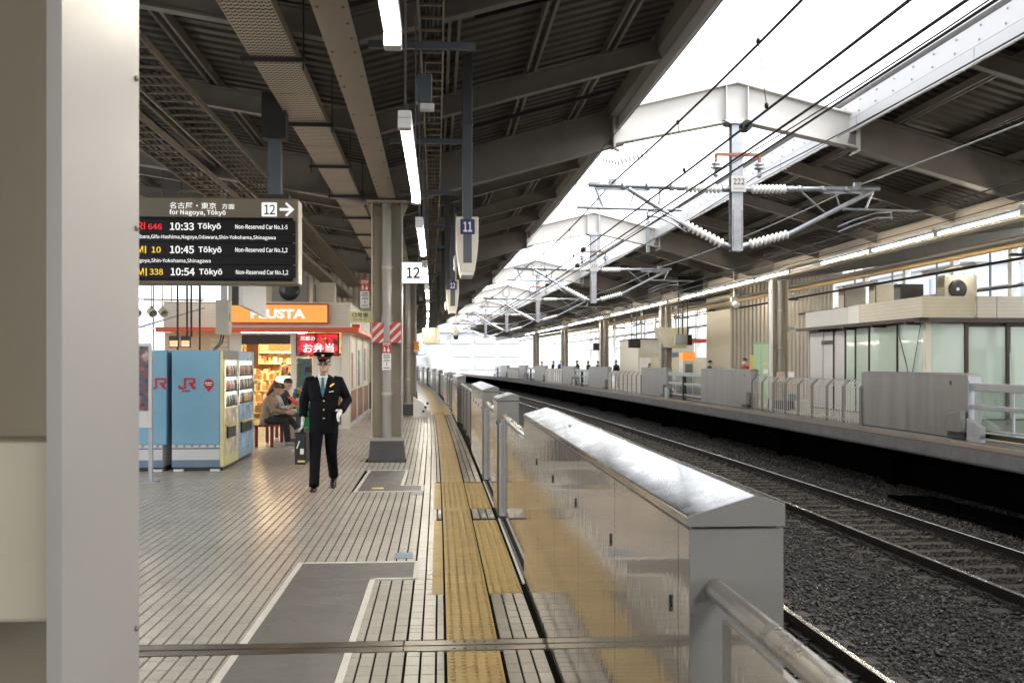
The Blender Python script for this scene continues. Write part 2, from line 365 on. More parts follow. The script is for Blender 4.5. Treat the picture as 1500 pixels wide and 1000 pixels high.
def stones(y0, y1, x0, x1, dens, s0, s1):
    n = int((y1-y0)*(x1-x0)*dens)
    x = RNG.uniform(x0, x1, n); y = RNG.uniform(y0, y1, n)
    gap = np.zeros(n, bool)
    for c in (3.0, 7.5):
        for r in (-.78, .78): gap |= np.abs(x-(c+r)) < .07
        inb = np.abs(x-c) < 1.2
        ph = (y/.6) % 1.0
        gap |= inb & (np.abs(ph-.5) < .17) & (RNG.random(n) < .93)
    x, y = x[~gap], y[~gap]; n = len(x)
    o = np.array([(1,0,0),(-1,0,0),(0,1,0),(0,-1,0),(0,0,1),(0,0,-1)], float)
    f = np.array([(0,2,4),(2,1,4),(1,3,4),(3,0,4),(2,0,5),(1,2,5),(3,1,5),(0,3,5)])
    sz = RNG.uniform(s0, s1, (n,1,1)); V = o[None]*sz*RNG.uniform(.55,1.15,(n,6,1))*np.array([1.15,.9,.65]) + RNG.normal(0,.12,(n,6,3))*sz
    a = RNG.uniform(0, 6.28, n); t = RNG.normal(0,.4,n)
    c, s = np.cos(a)[:,None], np.sin(a)[:,None]
    X = V[:,:,0]*c - V[:,:,1]*s; Y = V[:,:,0]*s + V[:,:,1]*c
    Z = V[:,:,2]; ct, st = np.cos(t)[:,None], np.sin(t)[:,None]
    X, Z = X*ct - Z*st, X*st + Z*ct
    z = -1.235 + RNG.normal(0,.010,n)
    V = np.stack([X + (x - K*y*y)[:,None], Y + y[:,None], Z + z[:,None]], -1).reshape(-1,3)
    F = (f[None] + (np.arange(n)*6)[:,None,None]).reshape(-1,3)
    return V, F
parts = [stones(5.5, 13, 2.4, 10.2, 620, .016, .045), stones(13, 24, 3.6, 11.0, 330, .028, .048), stones(24, 44, 4.5, 11.1, 120, .035, .055)]
V = np.concatenate([p[0] for p in parts]); b = np.cumsum([0]+[len(p[0]) for p in parts])
F = np.concatenate([p[1]+b[i] for i, p in enumerate(parts)])
me = bpy.data.meshes.new('ballast'); me.vertices.add(len(V)); me.vertices.foreach_set('co', V.ravel())
me.loops.add(F.size); me.loops.foreach_set('vertex_index', F.ravel().astype(np.int32))
me.polygons.add(len(F)); me.polygons.foreach_set('loop_start', np.arange(0, F.size, 3, dtype=np.int32))
me.update(calc_edges=True); me.materials.append(M['stone']); me.materials.append(M['stone_brown']); me.materials.append(M['stone_pale'])
me.polygons.foreach_set('material_index', np.repeat(RNG.choice(3, len(F)//8, p=[.70,.22,.08]), 8).astype(np.int32))
tag(obj('ballast', me), 'dark grey crushed stone ballast between the rails', 'ballast', kind='stuff')

def rail_track(cx, label):
    t = thing('railway_track', label, 'track')
    for r in (-.78, .78):
        x = cx+r
        b = MB().exty([(x-.065,-1.222),(x+.065,-1.222),(x+.065,-1.205),(x+.012,-1.185),(x+.012,-1.095),(x+.034,-1.085),(x+.034,-1.056),(x-.034,-1.056),(x-.034,-1.085),(x-.012,-1.095),(x-.012,-1.185),(x-.065,-1.205)], -4, YEND, 3)
        ro = b.build('rail', M['rail'], t, warp=True)
        MB().exty([(x-.030,-1.0555),(x+.030,-1.0555),(x+.026,-1.050),(x-.026,-1.050)], -4, YEND, 3).build('rail_head', M['rail_head'], ro, warp=True)
    sm = MB().loft([[(-1.2,-.12,-.06),(1.2,-.12,-.06),(1.2,.12,-.06),(-1.2,.12,-.06)], [(-1.19,-.105,.055),(1.19,-.105,.055),(1.19,.105,.055),(-1.19,.105,.055)]], False).mesh('sleeper', M['sleeper'])
    cms = []
    for r in (-.78,.78):
        cb = MB()
        for s in (-1,1):
            cb.box(r+s*.07, r+s*.16, -.075, .075, .055, .085); cb.cyl((r+s*.115,0,.085),(r+s*.115,0,.125),.022,n=6); cb.bar((r+s*.16,0,.09),(r+s*.03,0,.10),.05,.016)
        cms.append(cb.mesh('rail_fastening', M['clip']))
    y = 5.7; k = 0
    while y < 78:
        if y > 5:
            o = obj('sleeper', sm, t); o.location = (cx+off(y), y, -1.277); o.rotation_euler.z = ang(y)
            if y < 42:
                for cm in cms: obj('rail_fastening', cm, o)
        y += .6
    return t
rail_track(3.0, 'railway track nearest the camera platform, mostly hidden behind the steel barrier')
rail_track(7.5, 'railway track running below the opposite platform edge')

# --- our platform: slab, paving tiles, tactile tiles
PW = -8.4
pl = MB(); pl.exty([(PW,-.35),(1.2,-.35),(1.2,-.012),(PW,-.012)], -32, YEND, 4)
plat = struct(pl.build('platform', M['grout'], warp=True)); ORG[plat.name] = (0,0,0)
MB().exty([(PW+.3,-1.7),(.55,-1.7),(.55,-.36),(PW+.3,-.36)], -32, YEND, 6).build('foundation', M['concrete_shaded'], plat, warp=True)
MB().exty([(.86,-.002),(1.23,-.002),(1.23,-.2),(1.21,-.2),(1.21,-.02),(.86,-.02)], -32, YEND, 4).build('coping', M['concrete'], plat, warp=True)
JOINT = (5.66, 5.88)
PER = 24.6
wide = [(7.05+PER*n, 10.5+PER*n) for n in range(2)] + [(11.2+PER*n, 13.75+PER*n) for n in range(2)]
def in_wide(y): return any(a-.001 < y < b+.001 for a, b in wide)
# grey resin patches (x0,x1,y0,y1), L shapes made of rectangles
PATCH = [[(-1.14,-.56,3.0,5.66),(-1.14,-.56,5.88,7.62),(-1.14,-.24,7.62,8.2)], [(-1.10,-.30,12.8,13.35),(-1.10,-.58,13.35,15.25)]]
HOLES = [(-1.19,-.51,2.0,5.66),(-1.19,-.51,5.88,7.57),(-1.19,-.19,7.57,8.25),(-1.15,-.25,12.75,13.40),(-1.15,-.53,13.40,15.30)]
HOLES += [(-1.20,-.48,16.5,17.15)]
edges = [(.345,.42),(.425,.50),(.505,.58)] + [(-.03,.015),(-.115,-.035)]
rows = [(a+.003, b-.003, 0) for a, b in edges] + [(-.20+.004, -.12-.003, 1)]
x = -.205
while x > -7.6: rows.append((x-.083+.0055, x-.0055, 0)); x -= .083
YT = 34.0
big = []; rest = {0: [], 1: []}
cell = .165
def vis(x, y):
    X = x+off(y); C, S = math.cos(R(3.92)), math.sin(R(3.92)); d = y*C+X*S; px = 750+1458*(X*C-y*S)/d; py = 532+1458*1.63/d
    return 200 < px < 840 and py < 1010
for (x0, x1, pale) in rows:
    xm = (x0+x1)/2; y = 2.6; half = 0
    while y < YT:
        if half: L = cell/2; half = 0
        else:
            L = cell if random.random() > .14 else cell/2
            half = L < cell
        a, b = y+.0042, y+L-.0042; y += L
        if x0 < -.36*b-1.3: continue
        if b > JOINT[0] and a < JOINT[1]:
            if a < JOINT[0]-.04: b = JOINT[0]-.003
            elif b > JOINT[1]+.04: a = JOINT[1]+.003
            else: continue
        segs = [(a, b)]
        for (hx0, hx1, hy0, hy1) in HOLES:
            if x0 > hx0 and x1 < hx1:
                ns = []
                for (p, q) in segs:
                    if q <= hy0 or p >= hy1: ns.append((p, q)); continue
                    if p < hy0-.02: ns.append((p, hy0-.003))
                    if q > hy1+.02: ns.append((hy1+.003, q))
                segs = ns
        if xm > -.075:
            ns = []
            for (p, q) in segs:
                for (w0, w1) in wide:
                    if q > w0 and p < w1:
                        if p < w0-.03: q = w0-.003
                        elif q > w1+.03: p = w1+.003
                        else: p = q; break
                if q-p > .02: ns.append((p, q))
            segs = ns
        for (p, q) in segs:
            t = (x0, x1, p, q, pale)
            if vis(xm, (p+q)/2) and q > 4.95: big.append(t)
            else: rest[pale].append(t)
big.sort(key=lambda t: t[2]); 
for t in big[300:]: rest[t[4]].append(t)
big = big[:300]
cache = {}
for (x0, x1, p, q, pale) in big:
    k = (round(x1-x0,3), round(q-p,2), pale)
    if k not in cache:
        w, l = (x1-x0)/2, (q-p)/2
        cache[k] = MB().loft([[(-w,-l,-.013),(w,-l,-.013),(w,l,-.013),(-w,l,-.013)], [(-w,-l,-.0025),(w,-l,-.0025),(w,l,-.0025),(-w,l,-.0025)], [(-w+.0012,-l+.001,0),(w-.0012,-l+.001,0),(w-.0012,l-.001,0),(-w+.0012,l-.001,0)]], False).mesh('tile', M['tile_pale'] if pale else M['tile'])
    o = obj('tile', cache[k], plat); y = (p+q)/2
    o.location = ((x0+x1)/2+off(y), y, random.gauss(0,.0002)); o.rotation_euler = (0, 0, ang(y)+random.gauss(0,.0012))
for pale in (0, 1):
    b = MB()
    for (x0, x1, p, q, _) in rest[pale]:
        z = random.gauss(0,.0003); a = c = 0.0
        e = .0012
        b.v += [(x0,p,-.013),(x1,p,-.013),(x1,q,-.013),(x0,q,-.013),(x0+e,p,z+a+c),(x1-e,p,z-a+c),(x1-e,q,z-a-c),(x0+e,q,z+a-c)]
        n = len(b.v)-8
        for f in ((4,5,6,7),(0,1,5,4),(1,2,6,5),(2,3,7,6),(3,0,4,7)): b.f.append(tuple(i+n for i in f)); b.m.append(0); b.s.append(False)
    o = b.build('tile_paving', M['tile_pale'] if pale else M['tile'], plat, warp=True); o['kind'] = 'stuff'
# far paving: pattern in the material only
m, N, L_, P = new_mat('far_paving')
tc = N.new('ShaderNodeTexCoord'); mp = N.new('ShaderNodeMapping'); mp.inputs['Rotation'].default_value = (0,0,R(90)); L_.new(tc.outputs['Object'], mp.inputs[0])
br = N.new('ShaderNodeTexBrick'); br.inputs['Scale'].default_value = 1; br.inputs['Brick Width'].default_value = .2; br.inputs['Row Height'].default_value = .083; br.inputs['Mortar Size'].default_value = .006
br.inputs['Color1'].default_value = (.42,.39,.34,1); br.inputs['Color2'].default_value = (.35,.33,.285,1); br.inputs['Mortar'].default_value = (.06,.05,.045,1)
L_.new(mp.outputs[0], br.inputs[0]); L_.new(br.outputs[0], P.inputs['Base Color']); P.inputs['Roughness'].default_value = .3
MB().exty([(PW,-.0115),(.6,-.0115),(.6,-.0015),(PW,-.0015)], YT+.03, YEND, 4).build('far_paving', m, plat, warp=True)['kind'] = 'stuff'
# patches with pale border strips
for rects in PATCH:
    for (x0, x1, y0, y1) in rects:
        MB().box(x0+.0, x1, y0+.002, y1-.002, -.02, .0005).build('resin_patch', M['patch'], plat)
def strip(x0, x1, y0, y1): MB().box(x0, x1, y0, y1, -.02, .0025).build('border_strip', M['border'], plat)
strip(-1.185,-1.143,2.9,5.655); strip(-.557,-.515,2.9,5.655); strip(-1.185,-1.143,5.885,8.205); strip(-.557,-.515,5.885,7.612)
strip(-.557,-.195,7.575,7.6175); strip(-1.185,-.195,8.208,8.248); strip(-.237,-.195,7.62,8.206)
strip(-1.145,-1.103,12.755,15.3); strip(-1.10,-.255,12.755,12.797); strip(-.297,-.255,12.80,13.395); strip(-.577,-.30,13.353,13.395); strip(-.577,-.535,13.398,15.3); strip(-1.10,-.58,15.255,15.3)
# expansion joint
for (a, b) in ((5.668,5.760),(5.782,5.874)):
    for (x0, x1) in ((PW, -.235), (-.228, .61)):
        o = MB().box(x0, x1, a, b, -.02, .0022).build('joint_plate', M['steel_plate'], plat, bevel=.002)
MB().box(PW, .61, 5.74, 5.80, -.03, -.006).build('joint_gap', M['black'], plat)
b = MB()
for i in range(5):
    for y in (5.70, 5.84): b.lathe([(.011,0),(.011,.003),(.006,.005)], (.06+.06*i, y, .0022), n=8)
b.build('joint_stud', M['steel_plate'], plat)
# tactile tiles
def tact(w, l, kind, nx):
    b = MB(); e = .0035
    b.loft([[(-w/2+e,-l/2+e,-.01),(w/2-e,-l/2+e,-.01),(w/2-e,l/2-e,-.01),(-w/2+e,l/2-e,-.01)], [(-w/2+e,-l/2+e,.0005),(w/2-e,-l/2+e,.0005),(w/2-e,l/2-e,.0005),(-w/2+e,l/2-e,.0005)]], False)
    p = w/nx
    for i in range(nx):
        x = -w/2+p*(i+.5)
        if kind == 'dot':
            for j in range(5): b.lathe([(.015,.0004),(.013,.004),(.008,.0070)], (x, -l/2+l/5*(j+.5), 0), n=8)
        elif kind == 'bar':
            b.loft([[(x-.016,-l/2+.006,.0004),(x+.016,-l/2+.006,.0004),(x+.016,l/2-.006,.0004),(x-.016,l/2-.006,.0004)], [(x-.010,-l/2+.012,.0052),(x+.010,-l/2+.012,.0052),(x+.010,l/2-.012,.0052),(x-.010,l/2-.012,.0052)]], False)
    return b.mesh('tactile_tile', M['yellow'])
TM = {'dot': tact(.305,.3,'dot',5), 'bar': tact(.305,.3,'bar',4), 'wide': tact(.245,.3,'dot',4), 'edge': tact(.088,.3,'none',1)}
def put(kind, x, y):
    o = obj('tactile_tile', TM[kind], plat); o.location = (x+off(y), y, random.gauss(.0008,.0003)); o.rotation_euler.z = ang(y)
y = 2.65
while y < 32.8:
    ym = y+.15
    if not (y+.3 > JOINT[0] and y < JOINT[1]):
        put('dot' if (ym < 11.0 or in_wide(ym)) else 'bar', .1775, ym)
    elif y+.3 > JOINT[1]: y = JOINT[1]+.002-.3
    else: y = JOINT[0]-.002-.3; put('dot', .1775, y+.15); y = JOINT[1]+.002-.3
    y += .3
for (a, b_) in wide[:1]+wide[2:3]:
    y = a
    while y < b_-.2: put('wide', .4585, y+.15); put('edge', -.026, y+.15); y += .3
b = MB(); b.exty([(.03,-.005),(.325,-.005),(.325,.002),(.03,.002)], 32.9, YEND, 4)
for n in (1,):
    for (a, c) in ((7.05+PER*n,10.5+PER*n),(11.2+PER*n,13.75+PER*n)): b.box(.34,.58,a,c,-.005,.0015); b.box(-.07,.02,a,c,-.005,.0015)
o = b.build('tactile_strip', M['yellow'], plat, warp=True); o['kind'] = 'stuff'
# stickers on the floor
tag(MB().box(-.93,-.78,12.98,13.13,.0045,.006).build('floor_sticker', M['yellowsign']), 'small yellow sticker on the grey patch before the column base', 'sticker')
tag(MB().box(-.42,-.26,8.36,8.62,.001,.0035).build('floor_sticker', M['slate']), 'blue floor sticker just beyond the large grey patch', 'sticker')
tag(MB().box(-.38,-.26,12.42,12.66,.001,.0035).build('floor_sticker', M['slate']), 'blue floor sticker before the smaller grey patch', 'sticker')

# --- opposite platform
OX = 9.6; OZ = .10
b = MB(); b.exty([(OX,OZ-.26),(OX+.03,OZ-.30),(11.4,OZ-.36),(19.6,OZ-.36),(19.6,OZ),(OX,OZ)], -32, YEND, 4)
opl = struct(b.build('opposite_platform', M['concrete'], warp=True)); ORG[opl.name] = (0,0,0)
MB().exty([(OX-.006,OZ-.20),(OX+.42,OZ-.20),(OX+.42,OZ+.006),(OX-.006,OZ+.006)], -32, YEND, 4).build('coping', mat('brown_coping', (.15,.115,.095), .7, var=.3, scale=6, dirt=.5, dcol=(.08,.07,.06)), opl, warp=True)
MB().exty([(OX-.010,OZ-.235),(OX-.007,OZ-.235),(OX-.007,OZ-.03),(OX-.010,OZ-.03)], -32, YEND, 4).build('edge_face', M['concrete'], opl, warp=True)
MB().exty([(11.2,-1.7),(11.5,-1.7),(11.5,OZ-.365),(11.2,OZ-.365)], -32, YEND, 4).build('retaining_wall', M['concrete_shaded'], opl, warp=True)
b = MB()
for (x0, x1) in ((10.95,11.25),): b.exty([(x0,OZ+.001),(x1,OZ+.001),(x1,OZ+.007),(x0,OZ+.007)], -32, YEND, 4)
b.build('tactile_strip', M['yellow'], opl, warp=True)['kind'] = 'stuff'
MB().exty([(11.3,OZ+.001),(19.5,OZ+.001),(19.5,OZ+.005),(11.3,OZ+.005)], -32, YEND, 4).build('paving', m, opl, warp=True)
for k in range(10):
    y = 8+7.4*k
    MB().box(10.7+off(y),11.0+off(y),y,y+.35,-1.7,OZ-.33).build('support_post', M['concrete_shaded'], opl)
cb = MB().box(-.5,.5,-1.6,1.6,-.03,.03).mesh('cable_trough_cover', M['concrete_shaded'])
for i, y in enumerate((15.2, 18.6)):
    o = obj('cable_trough_cover', cb); o.location = (9.9+off(y), y, -1.16); o.rotation_euler = (0, .05, ang(y)+.02)
    tag(o, ['dark cable trough cover on the ballast at the right picture edge','dark cable trough cover behind the one at the right picture edge'][i], 'cover', 'trough covers')

# ------------------------------------------------------------------ station roofs
def zdeck(x): return 5.0 + (.28*(x+.85) if x > -.85 else .16*(-.85-x))
EAVE, LEFT = 3.05, -9.6
YR0, YR1 = -30.0, 16.8+14.8*7
FR = [2.0+14.8*n for n in range(0, 9)]
def roof(mir, label):
    mx = (lambda x: 10.2-x) if mir else (lambda x: x)
    t = thing('platform_roof', label, 'roof')
    b = MB(); pts = []
    y = YR0
    while y < YR1: pts += [(y,0),(y+.13,0),(y+.155,.05),(y+.235,.05)]; y += .26
    for xa, xb in ((LEFT,-.85),(-.85,EAVE)):
        za, zb = zdeck(xa), zdeck(xb)
        V = [(mx(xa), yy, za+h) for yy, h in pts] + [(mx(xb), yy, zb+h) for yy, h in pts]; n = len(pts)
        b.add(V, [(i,i+1,n+i+1,n+i) for i in range(n-1)])
    b.build('deck', M['deck'], t, warp=True)
    b = MB()
    for xa, xb in ((LEFT,-.85),(-.85,EAVE+.05)): b.exty([(mx(xa),zdeck(xa)+.12),(mx(xb),zdeck(xb)+.12),(mx(xb),zdeck(xb)+.16),(mx(xa),zdeck(xa)+.16)], YR0, YR1, 4)
    b.build('roof_covering', M['lightgrey'], t, warp=True)
    for xp in (.15, 1.2, 2.25, -1.75, -2.9, -4.1, -5.4, -6.8, -8.3):
        z = zdeck(xp); b = MB()
        for dx in (-.05,.05): b.exty([(mx(xp+dx-.018),z-.12),(mx(xp+dx+.018),z-.12),(mx(xp+dx+.018),z-.005),(mx(xp+dx-.018),z-.005)], YR0, YR1, 4)
        b.build('purlin', M['roofsteel'], t, warp=True)
    # eave: edge beam, fascia
    b = MB(); z = zdeck(EAVE)
    b.exty([(mx(EAVE-.16),z-.30),(mx(EAVE-.02),z-.30),(mx(EAVE-.02),z-.27),(mx(EAVE-.05),z-.27),(mx(EAVE-.05),z+.02),(mx(EAVE-.16),z+.02)], YR0, YR1, 4); b.build('edge_beam', M['roofsteel'], t, warp=True)
    fo = MB().exty([(mx(EAVE),5.62),(mx(EAVE+.05),5.62),(mx(EAVE+.05),5.835),(mx(EAVE),5.835)], YR0, YR1, 4).build('lower_fascia', M['fascia'], t, warp=True)
    fo = MB().exty([(mx(EAVE+.012),5.84),(mx(EAVE+.05),5.84),(mx(EAVE+.012),6.16),(mx(EAVE-.03),6.16)], YR0, YR1, 4).build('upper_fascia', M['fascia'], t, warp=True)
    b = MB(); y = 4.0
    while y < 50:
        for zz in (5.9, 6.09): b.cyl((mx(EAVE+.05-(zz-5.84)*.11+.01),y,zz),(mx(EAVE+.06-(zz-5.84)*.11+.012),y,zz),.016,n=6)
        y += .62
    b.build('fascia_bolt', M['galv'], fo, warp=True)
    b = MB(); y = 5.4
    while y < 60: b.box(mx(EAVE+.052), mx(EAVE+.056), y, y+.012, 5.63, 5.83); y += 3.7
    b.build('fascia_joint', M['galv'], fo, warp=True)
    # valley girder along the columns
    gz = 4.36
    b = MB(); b.exty([(mx(-.85-.14),gz),(mx(-.85+.14),gz),(mx(-.85+.14),gz+.02),(mx(-.85+.02),gz+.02),(mx(-.85+.02),4.88),(mx(-.85-.02),4.88),(mx(-.85-.02),gz+.02),(mx(-.85-.14),gz+.02)], YR0, YR1, 3.7)
    gd = b.build('valley_girder', mat('girder_paint', (.34,.29,.235), .45, var=.08, scale=2, dirt=.3, dcol=(.2,.16,.12)) , t, warp=True)
    b = MB()
    if not mir:
        for yy in np.arange(4, 40, .37):
            for s in (-.1,.1):
                if random.random() < .6: b.cyl((-.85+s,float(yy),gz-.012),(-.85+s,float(yy),gz),.012,n=6)
        b.build('girder_bolt', M['roofsteel'], gd, warp=True)
    # rafters and frame beams, one mesh each, then shared
    def beams(h, w, tf, xr):
        out = []
        for xa, xb in ((-.85+.02, xr), (LEFT+.1, -.85-.02)):
            out.append(MB().ibeam((mx(xa),0,zdeck(xa)-.125), (mx(xb),0,zdeck(xb)-.125), h, w, .02, tf))
        return out
    rm = [q.mesh('rafter', M['roofsteel']) for q in beams(.26, .13, .022, EAVE-.17)]
    fm = [q.mesh('frame_beam', M['roofsteel']) for q in beams(.62, .22, .03, EAVE-.06)]
    y = 2.0-14.8*2; k = -8
    while y < YR1:
        nm, ms = ('frame_beam', fm) if k % 4 == 0 else ('rafter', rm)
        for q in ms:
            o = obj(nm, q, t); o.location = (off(y), y, 0)
        y += 3.7; k += 1
    return t
roof(False, 'dark ribbed butterfly roof over the platform with the walking officer')
roof(True, 'dark ribbed butterfly roof over the opposite platform, white fascia along its eave')

# white gable frames over the tracks
def gable(y, label, group):
    t = thing('gable_frame', label, 'roof frame', (5.1, y, 0), group=group)
    for s in (-1, 1):
        b = MB()
        p0, p1 = Vector((5.1+s*2.13, y, 5.93)), Vector((5.1, y, 6.46))
        # web as tapered plate, flanges
        w = [(p0.x, 5.36), (5.1, 5.80), (5.1, 6.43), (p0.x, 5.90)]
        b.ext([(x-5.1, z) for x, z in w], (5.1, y-.012, 0), (1,0,0), (0,0,1), (0,1,0), .024)
        b.bar((p0.x,y,5.905), (5.1,y,6.435), .22, .03); b.bar((p0.x,y,5.355), (5.1,y,5.795), .22, .03)
        b.build('beam', M['whitesteel'], t)
        b = MB().box(p0.x-.018, p0.x+.018, y-.14, y+.14, 5.28, 6.0)
        b.bar((p0.x+.02*s, y, 5.30), (p0.x-.10*s, y, 5.24), .1, .025)
        b.build('end_plate', M['whitesteel'], t)
        MB().box(5.1+s*.19-.008, 5.1+s*.19+.008, y-.1, y+.1, 5.76, 6.40).build('stiffener', M['whitesteel'], t)
    MB().ext([(-.26,5.77),(.26,5.77),(.14,5.71),(-.14,5.71)], (5.1,y-.15,0), (1,0,0), (0,0,1), (0,1,0), .3).build('apex_plate', M['galv'], t)
    return t
gfirst = None
for i, y in enumerate(FR[1:8]):
    lab = f'{"first" if i==0 else ORD[i]} white gabled steel frame bridging the tracks, counted from the camera'
    gfirst = gable(y, lab, 'white gable frames over the tracks') if gfirst is None else (clone(gfirst, (5.1, y, 0), lab) if True else None)

# ------------------------------------------------------------------ columns
def column(x, y, label, z0=0, top=4.36, extra=None, side=1, base=True):
    t = thing('roof_column', label, 'column', (x, y, z0), group='steel roof columns')
    for s in (-1, 1):
        MB().box(x+s*.245-.012, x+s*.245+.012, y-.205, y+.205, z0+(.40 if base else 0), top-.06).build('flange', M['beige_daylit'] if s*side > 0 else M['beige'], t)  # flange towards the tracks takes the daylight-toned copy
    MB().box(x-.232, x+.232, y-.012, y+.012, z0+.40, top-.06).build('web', M['beige'], t)
    MB().box(x-.33, x+.33, y-.27, y+.27, top-.058, top-.03).build('cap_plate', M['beige'], t)
    b = MB()
    for s in (-1,1): b.ext([(0,0),(.09,0),(.0,-.25)], (x+s*.258, y-.01, top-.06), (s,0,0), (0,0,1), (0,1,0), .02)
    b.build('gusset', M['beige'], t)
    MB().cyl((x,y-.13,z0+.40),(x,y-.13,top-.06),.085,n=16).build('downpipe', M['beige_daylit'], t)
    b = MB()
    for z in (z0+1.1, z0+2.0, z0+3.2) if y > 5 else (z0+3.2,): b.cyl((x,y-.13,z),(x,y-.13,z+.05),.095,n=16); b.box(x-.12,x+.12,y-.10,y-.012,z+.01,z+.04)
    b.build('pipe_bracket', M['beige'], t)
    MB().box(x-.28, x+.28, y-.25, y+.25, z0+.345, z0+.40).build('base_plate', M['beige_daylit'], t)
    MB().loft([[(x-.30,y-.28,z0),(x+.30,y-.28,z0),(x+.30,y+.28,z0),(x-.30,y+.28,z0)], [(x-.30,y-.28,z0+.02),(x+.30,y-.28,z0+.02),(x+.30,y+.28,z0+.02),(x-.30,y+.28,z0+.02)], [(x-.27,y-.25,z0+.345),(x+.27,y-.25,z0+.345),(x+.27,y+.25,z0+.345),(x-.27,y+.25,z0+.345)]], False).build('base_block', M['base'], t)
    return t
near = column(-.872, 1.86, 'large pale steel column filling the left picture edge, slightly out of focus')
MB().box(-.83,-.645,1.70,1.845,1.20,1.50).build('switch_box', M['beige'], near, bevel=.008)
b = MB()
for z in (.95,1.10,1.9,2.2):
    b.lathe([(.006,0),(.006,.004),(.003,.006)], (-.872+.258, 2.04, z), (1,0,0), n=8)
b.build('rivet', M['roofsteel'], near)
col2 = column(-.855, 16.85, 'beige column with red and white striped band and STOP signs')
col3 = column(-.80, 31.5, 'beige roof column directly behind the column with the striped band')
for i, y in enumerate((46.3, 61.1, 75.9, 90.7)):
    clone(col3, (-.80, y, 0), f'beige platform column, {ORD[i+3]} from the camera on the officer\'s platform')
oc = column(11.15, 31.6, 'beige column on the opposite platform before the corrugated lift tower', OZ, side=-1)
for i, y in enumerate((46.4, 61.2, 76.0, 90.8)):
    clone(oc, (11.15, y, OZ), ['beige column carrying the cream wedge sign box on the opposite platform', 'beige opposite platform column, next beyond the wedge sign box', 'beige opposite platform column, second beyond the wedge sign box', 'farthest beige column on the opposite platform'][i])
MB().cyl((10.86,31.45,OZ),(10.86,31.45,4.3),.06,n=12).build('white_pipe', M['white'], oc)
MB().box(11.02,11.28,31.38,31.41,OZ+.95,OZ+1.25).build('notice_frame', M['creamwhite'], oc)
MB().box(11.06,11.24,31.372,31.379,OZ+.99,OZ+1.21).build('notice', mat('orange_notice', (.7,.5,.35), .5, var=.4, scale=14), oc)

# ------------------------------------------------------------------ platform barriers on our side
BX = .60
def barrier_box(y0, y1, label, n):
    t = thing('barrier_box', label, 'barrier', (BX, y0, 0), group='steel barrier boxes along our platform')
    L = y1-y0
    MB().box(.008,.232,.004,L-.004,.03,1.226).build('core', M['greypaint'], t, local=True)
    MB().box(.012,.225,.01,L-.01,0,.03).build('plinth', M['black'], t, local=True)
    e = [0, .12] if L > 2 else [0]
    k = max(1, round((L-e[-1]-(.12 if L > 2 else 0))/.9)); s0, s1 = e[-1], L-(.12 if L > 2 else 0)
    cuts = e[:-1] + [s0+(s1-s0)*i/k for i in range(k+1)] + ([L] if L > 2 else [])
    cuts = sorted(set(cuts))
    for a, c in zip(cuts, cuts[1:]):
        MB().box(0,.010,a+.003,c-.003,.035,1.224).build('side_panel', M['mirror'], t, local=True)
        MB().box(.228,.234,a+.003,c-.003,.035,1.224).build('track_panel', M['greypaint'], t, local=True)
        if c-a > .5:
            b = MB(); b.cyl((-.003,a+.08,1.0),(0,a+.08,1.0),.012,n=10); b.box(-.005,-.001,a+.076,a+.084,.978,1.022); b.build('lock', M['black'], t, local=True)
    for ya, yb in ((0,.006),(L-.006,L)): MB().box(0.0,.232,ya-.001,yb+.001,.03,1.225).build('end_panel', M['greypaint'], t, local=True)
    prof = [(-.004,1.232),(.236,1.232),(.236,1.287),(.163,1.306),(-.004,1.256)]
    mid = L*.62 if L > 2 else L
    cap = None
    for a, c in ([(0,mid),(mid,L)] if L > 2 else [(0,L)]):
        cap = MB().exty(prof, a+.001, c-.002).build('cap', M['cap'], t, local=True, bevel=.004)
    for ya, yb in ((-.004,.002),(L-.002,L+.004)): MB().exty([(x,z+.0005) for x, z in prof], ya, yb).build('cap_end', M['greypaint'], t, local=True)
    MB().lathe([(.009,0),(.009,.008),(.005,.012)], (.1, L*.62, 1.284), n=8).build('cap_fitting', M['galv'], t, local=True)
    return t
def gate(y0, y1, label, post=True, door=True):
    t = thing('barrier_gate', label, 'gate', (BX, y0, 0), group='sliding gates of our platform barrier')
    L = y1-y0
    if post:
        pts = [(.06,0,1.08),(.06,L-.12,1.08),(.06,L-.075,1.065),(.06,L-.05,1.03),(.06,L-.045,.98),(.06,L-.045,.03)]
    else: pts = [(.06,0,1.08),(.06,L,1.08)]
    MB().tube(pts, .027, 12).build('top_rail', M['gatesteel'], t, local=True)
    for a, c in ((.02,L*.45),(L*.45+.012,L-.09)):
        if c-a > .05: MB().box(.05,.066,a,c,.07,1.03).build('door_leaf', M['mirror'] if door else M['greypaint'], t, local=True)
    if post: MB().box(.02,.10,L-.10,L-.005,0,1.0).build('post', M['dullsteel'], t, local=True, bevel=.006)
    MB().box(.01,.11,L-.14,L+.01,0,.03).build('foot', M['black'], t, local=True)
    MB().box(.0,.014,.01,L-.14,.0,.014).build('sill_rail', M['white'], t, local=True)
    MB().box(.018,.04,.01,L-.14,.0,.010).build('sill_groove', M['black'], t, local=True)
    return t
def panelrun(y0, y1, label):
    t = thing('fixed_barrier', label, 'barrier', (BX, y0, 0), group='fixed barrier panels')
    L = y1-y0; n = 4
    for i in range(n): MB().box(.09,.115,L*i/n+.02,L*(i+1)/n-.02,.06,1.0).build('panel', M['greypaint'] if i else mat('brown_panel', (.2,.17,.14), .4), t, local=True)
    for i in range(n+1): MB().box(.07,.13,L*i/n-.02 if i else 0,L*i/n+.02 if i < n else L,0,1.04).build('post', M['greypaint'], t, local=True)
    MB().cyl((.1,0,1.07),(.1,L,1.07),.032,n=12).build('top_rail', M['gatesteel'], t, local=True)
    return t
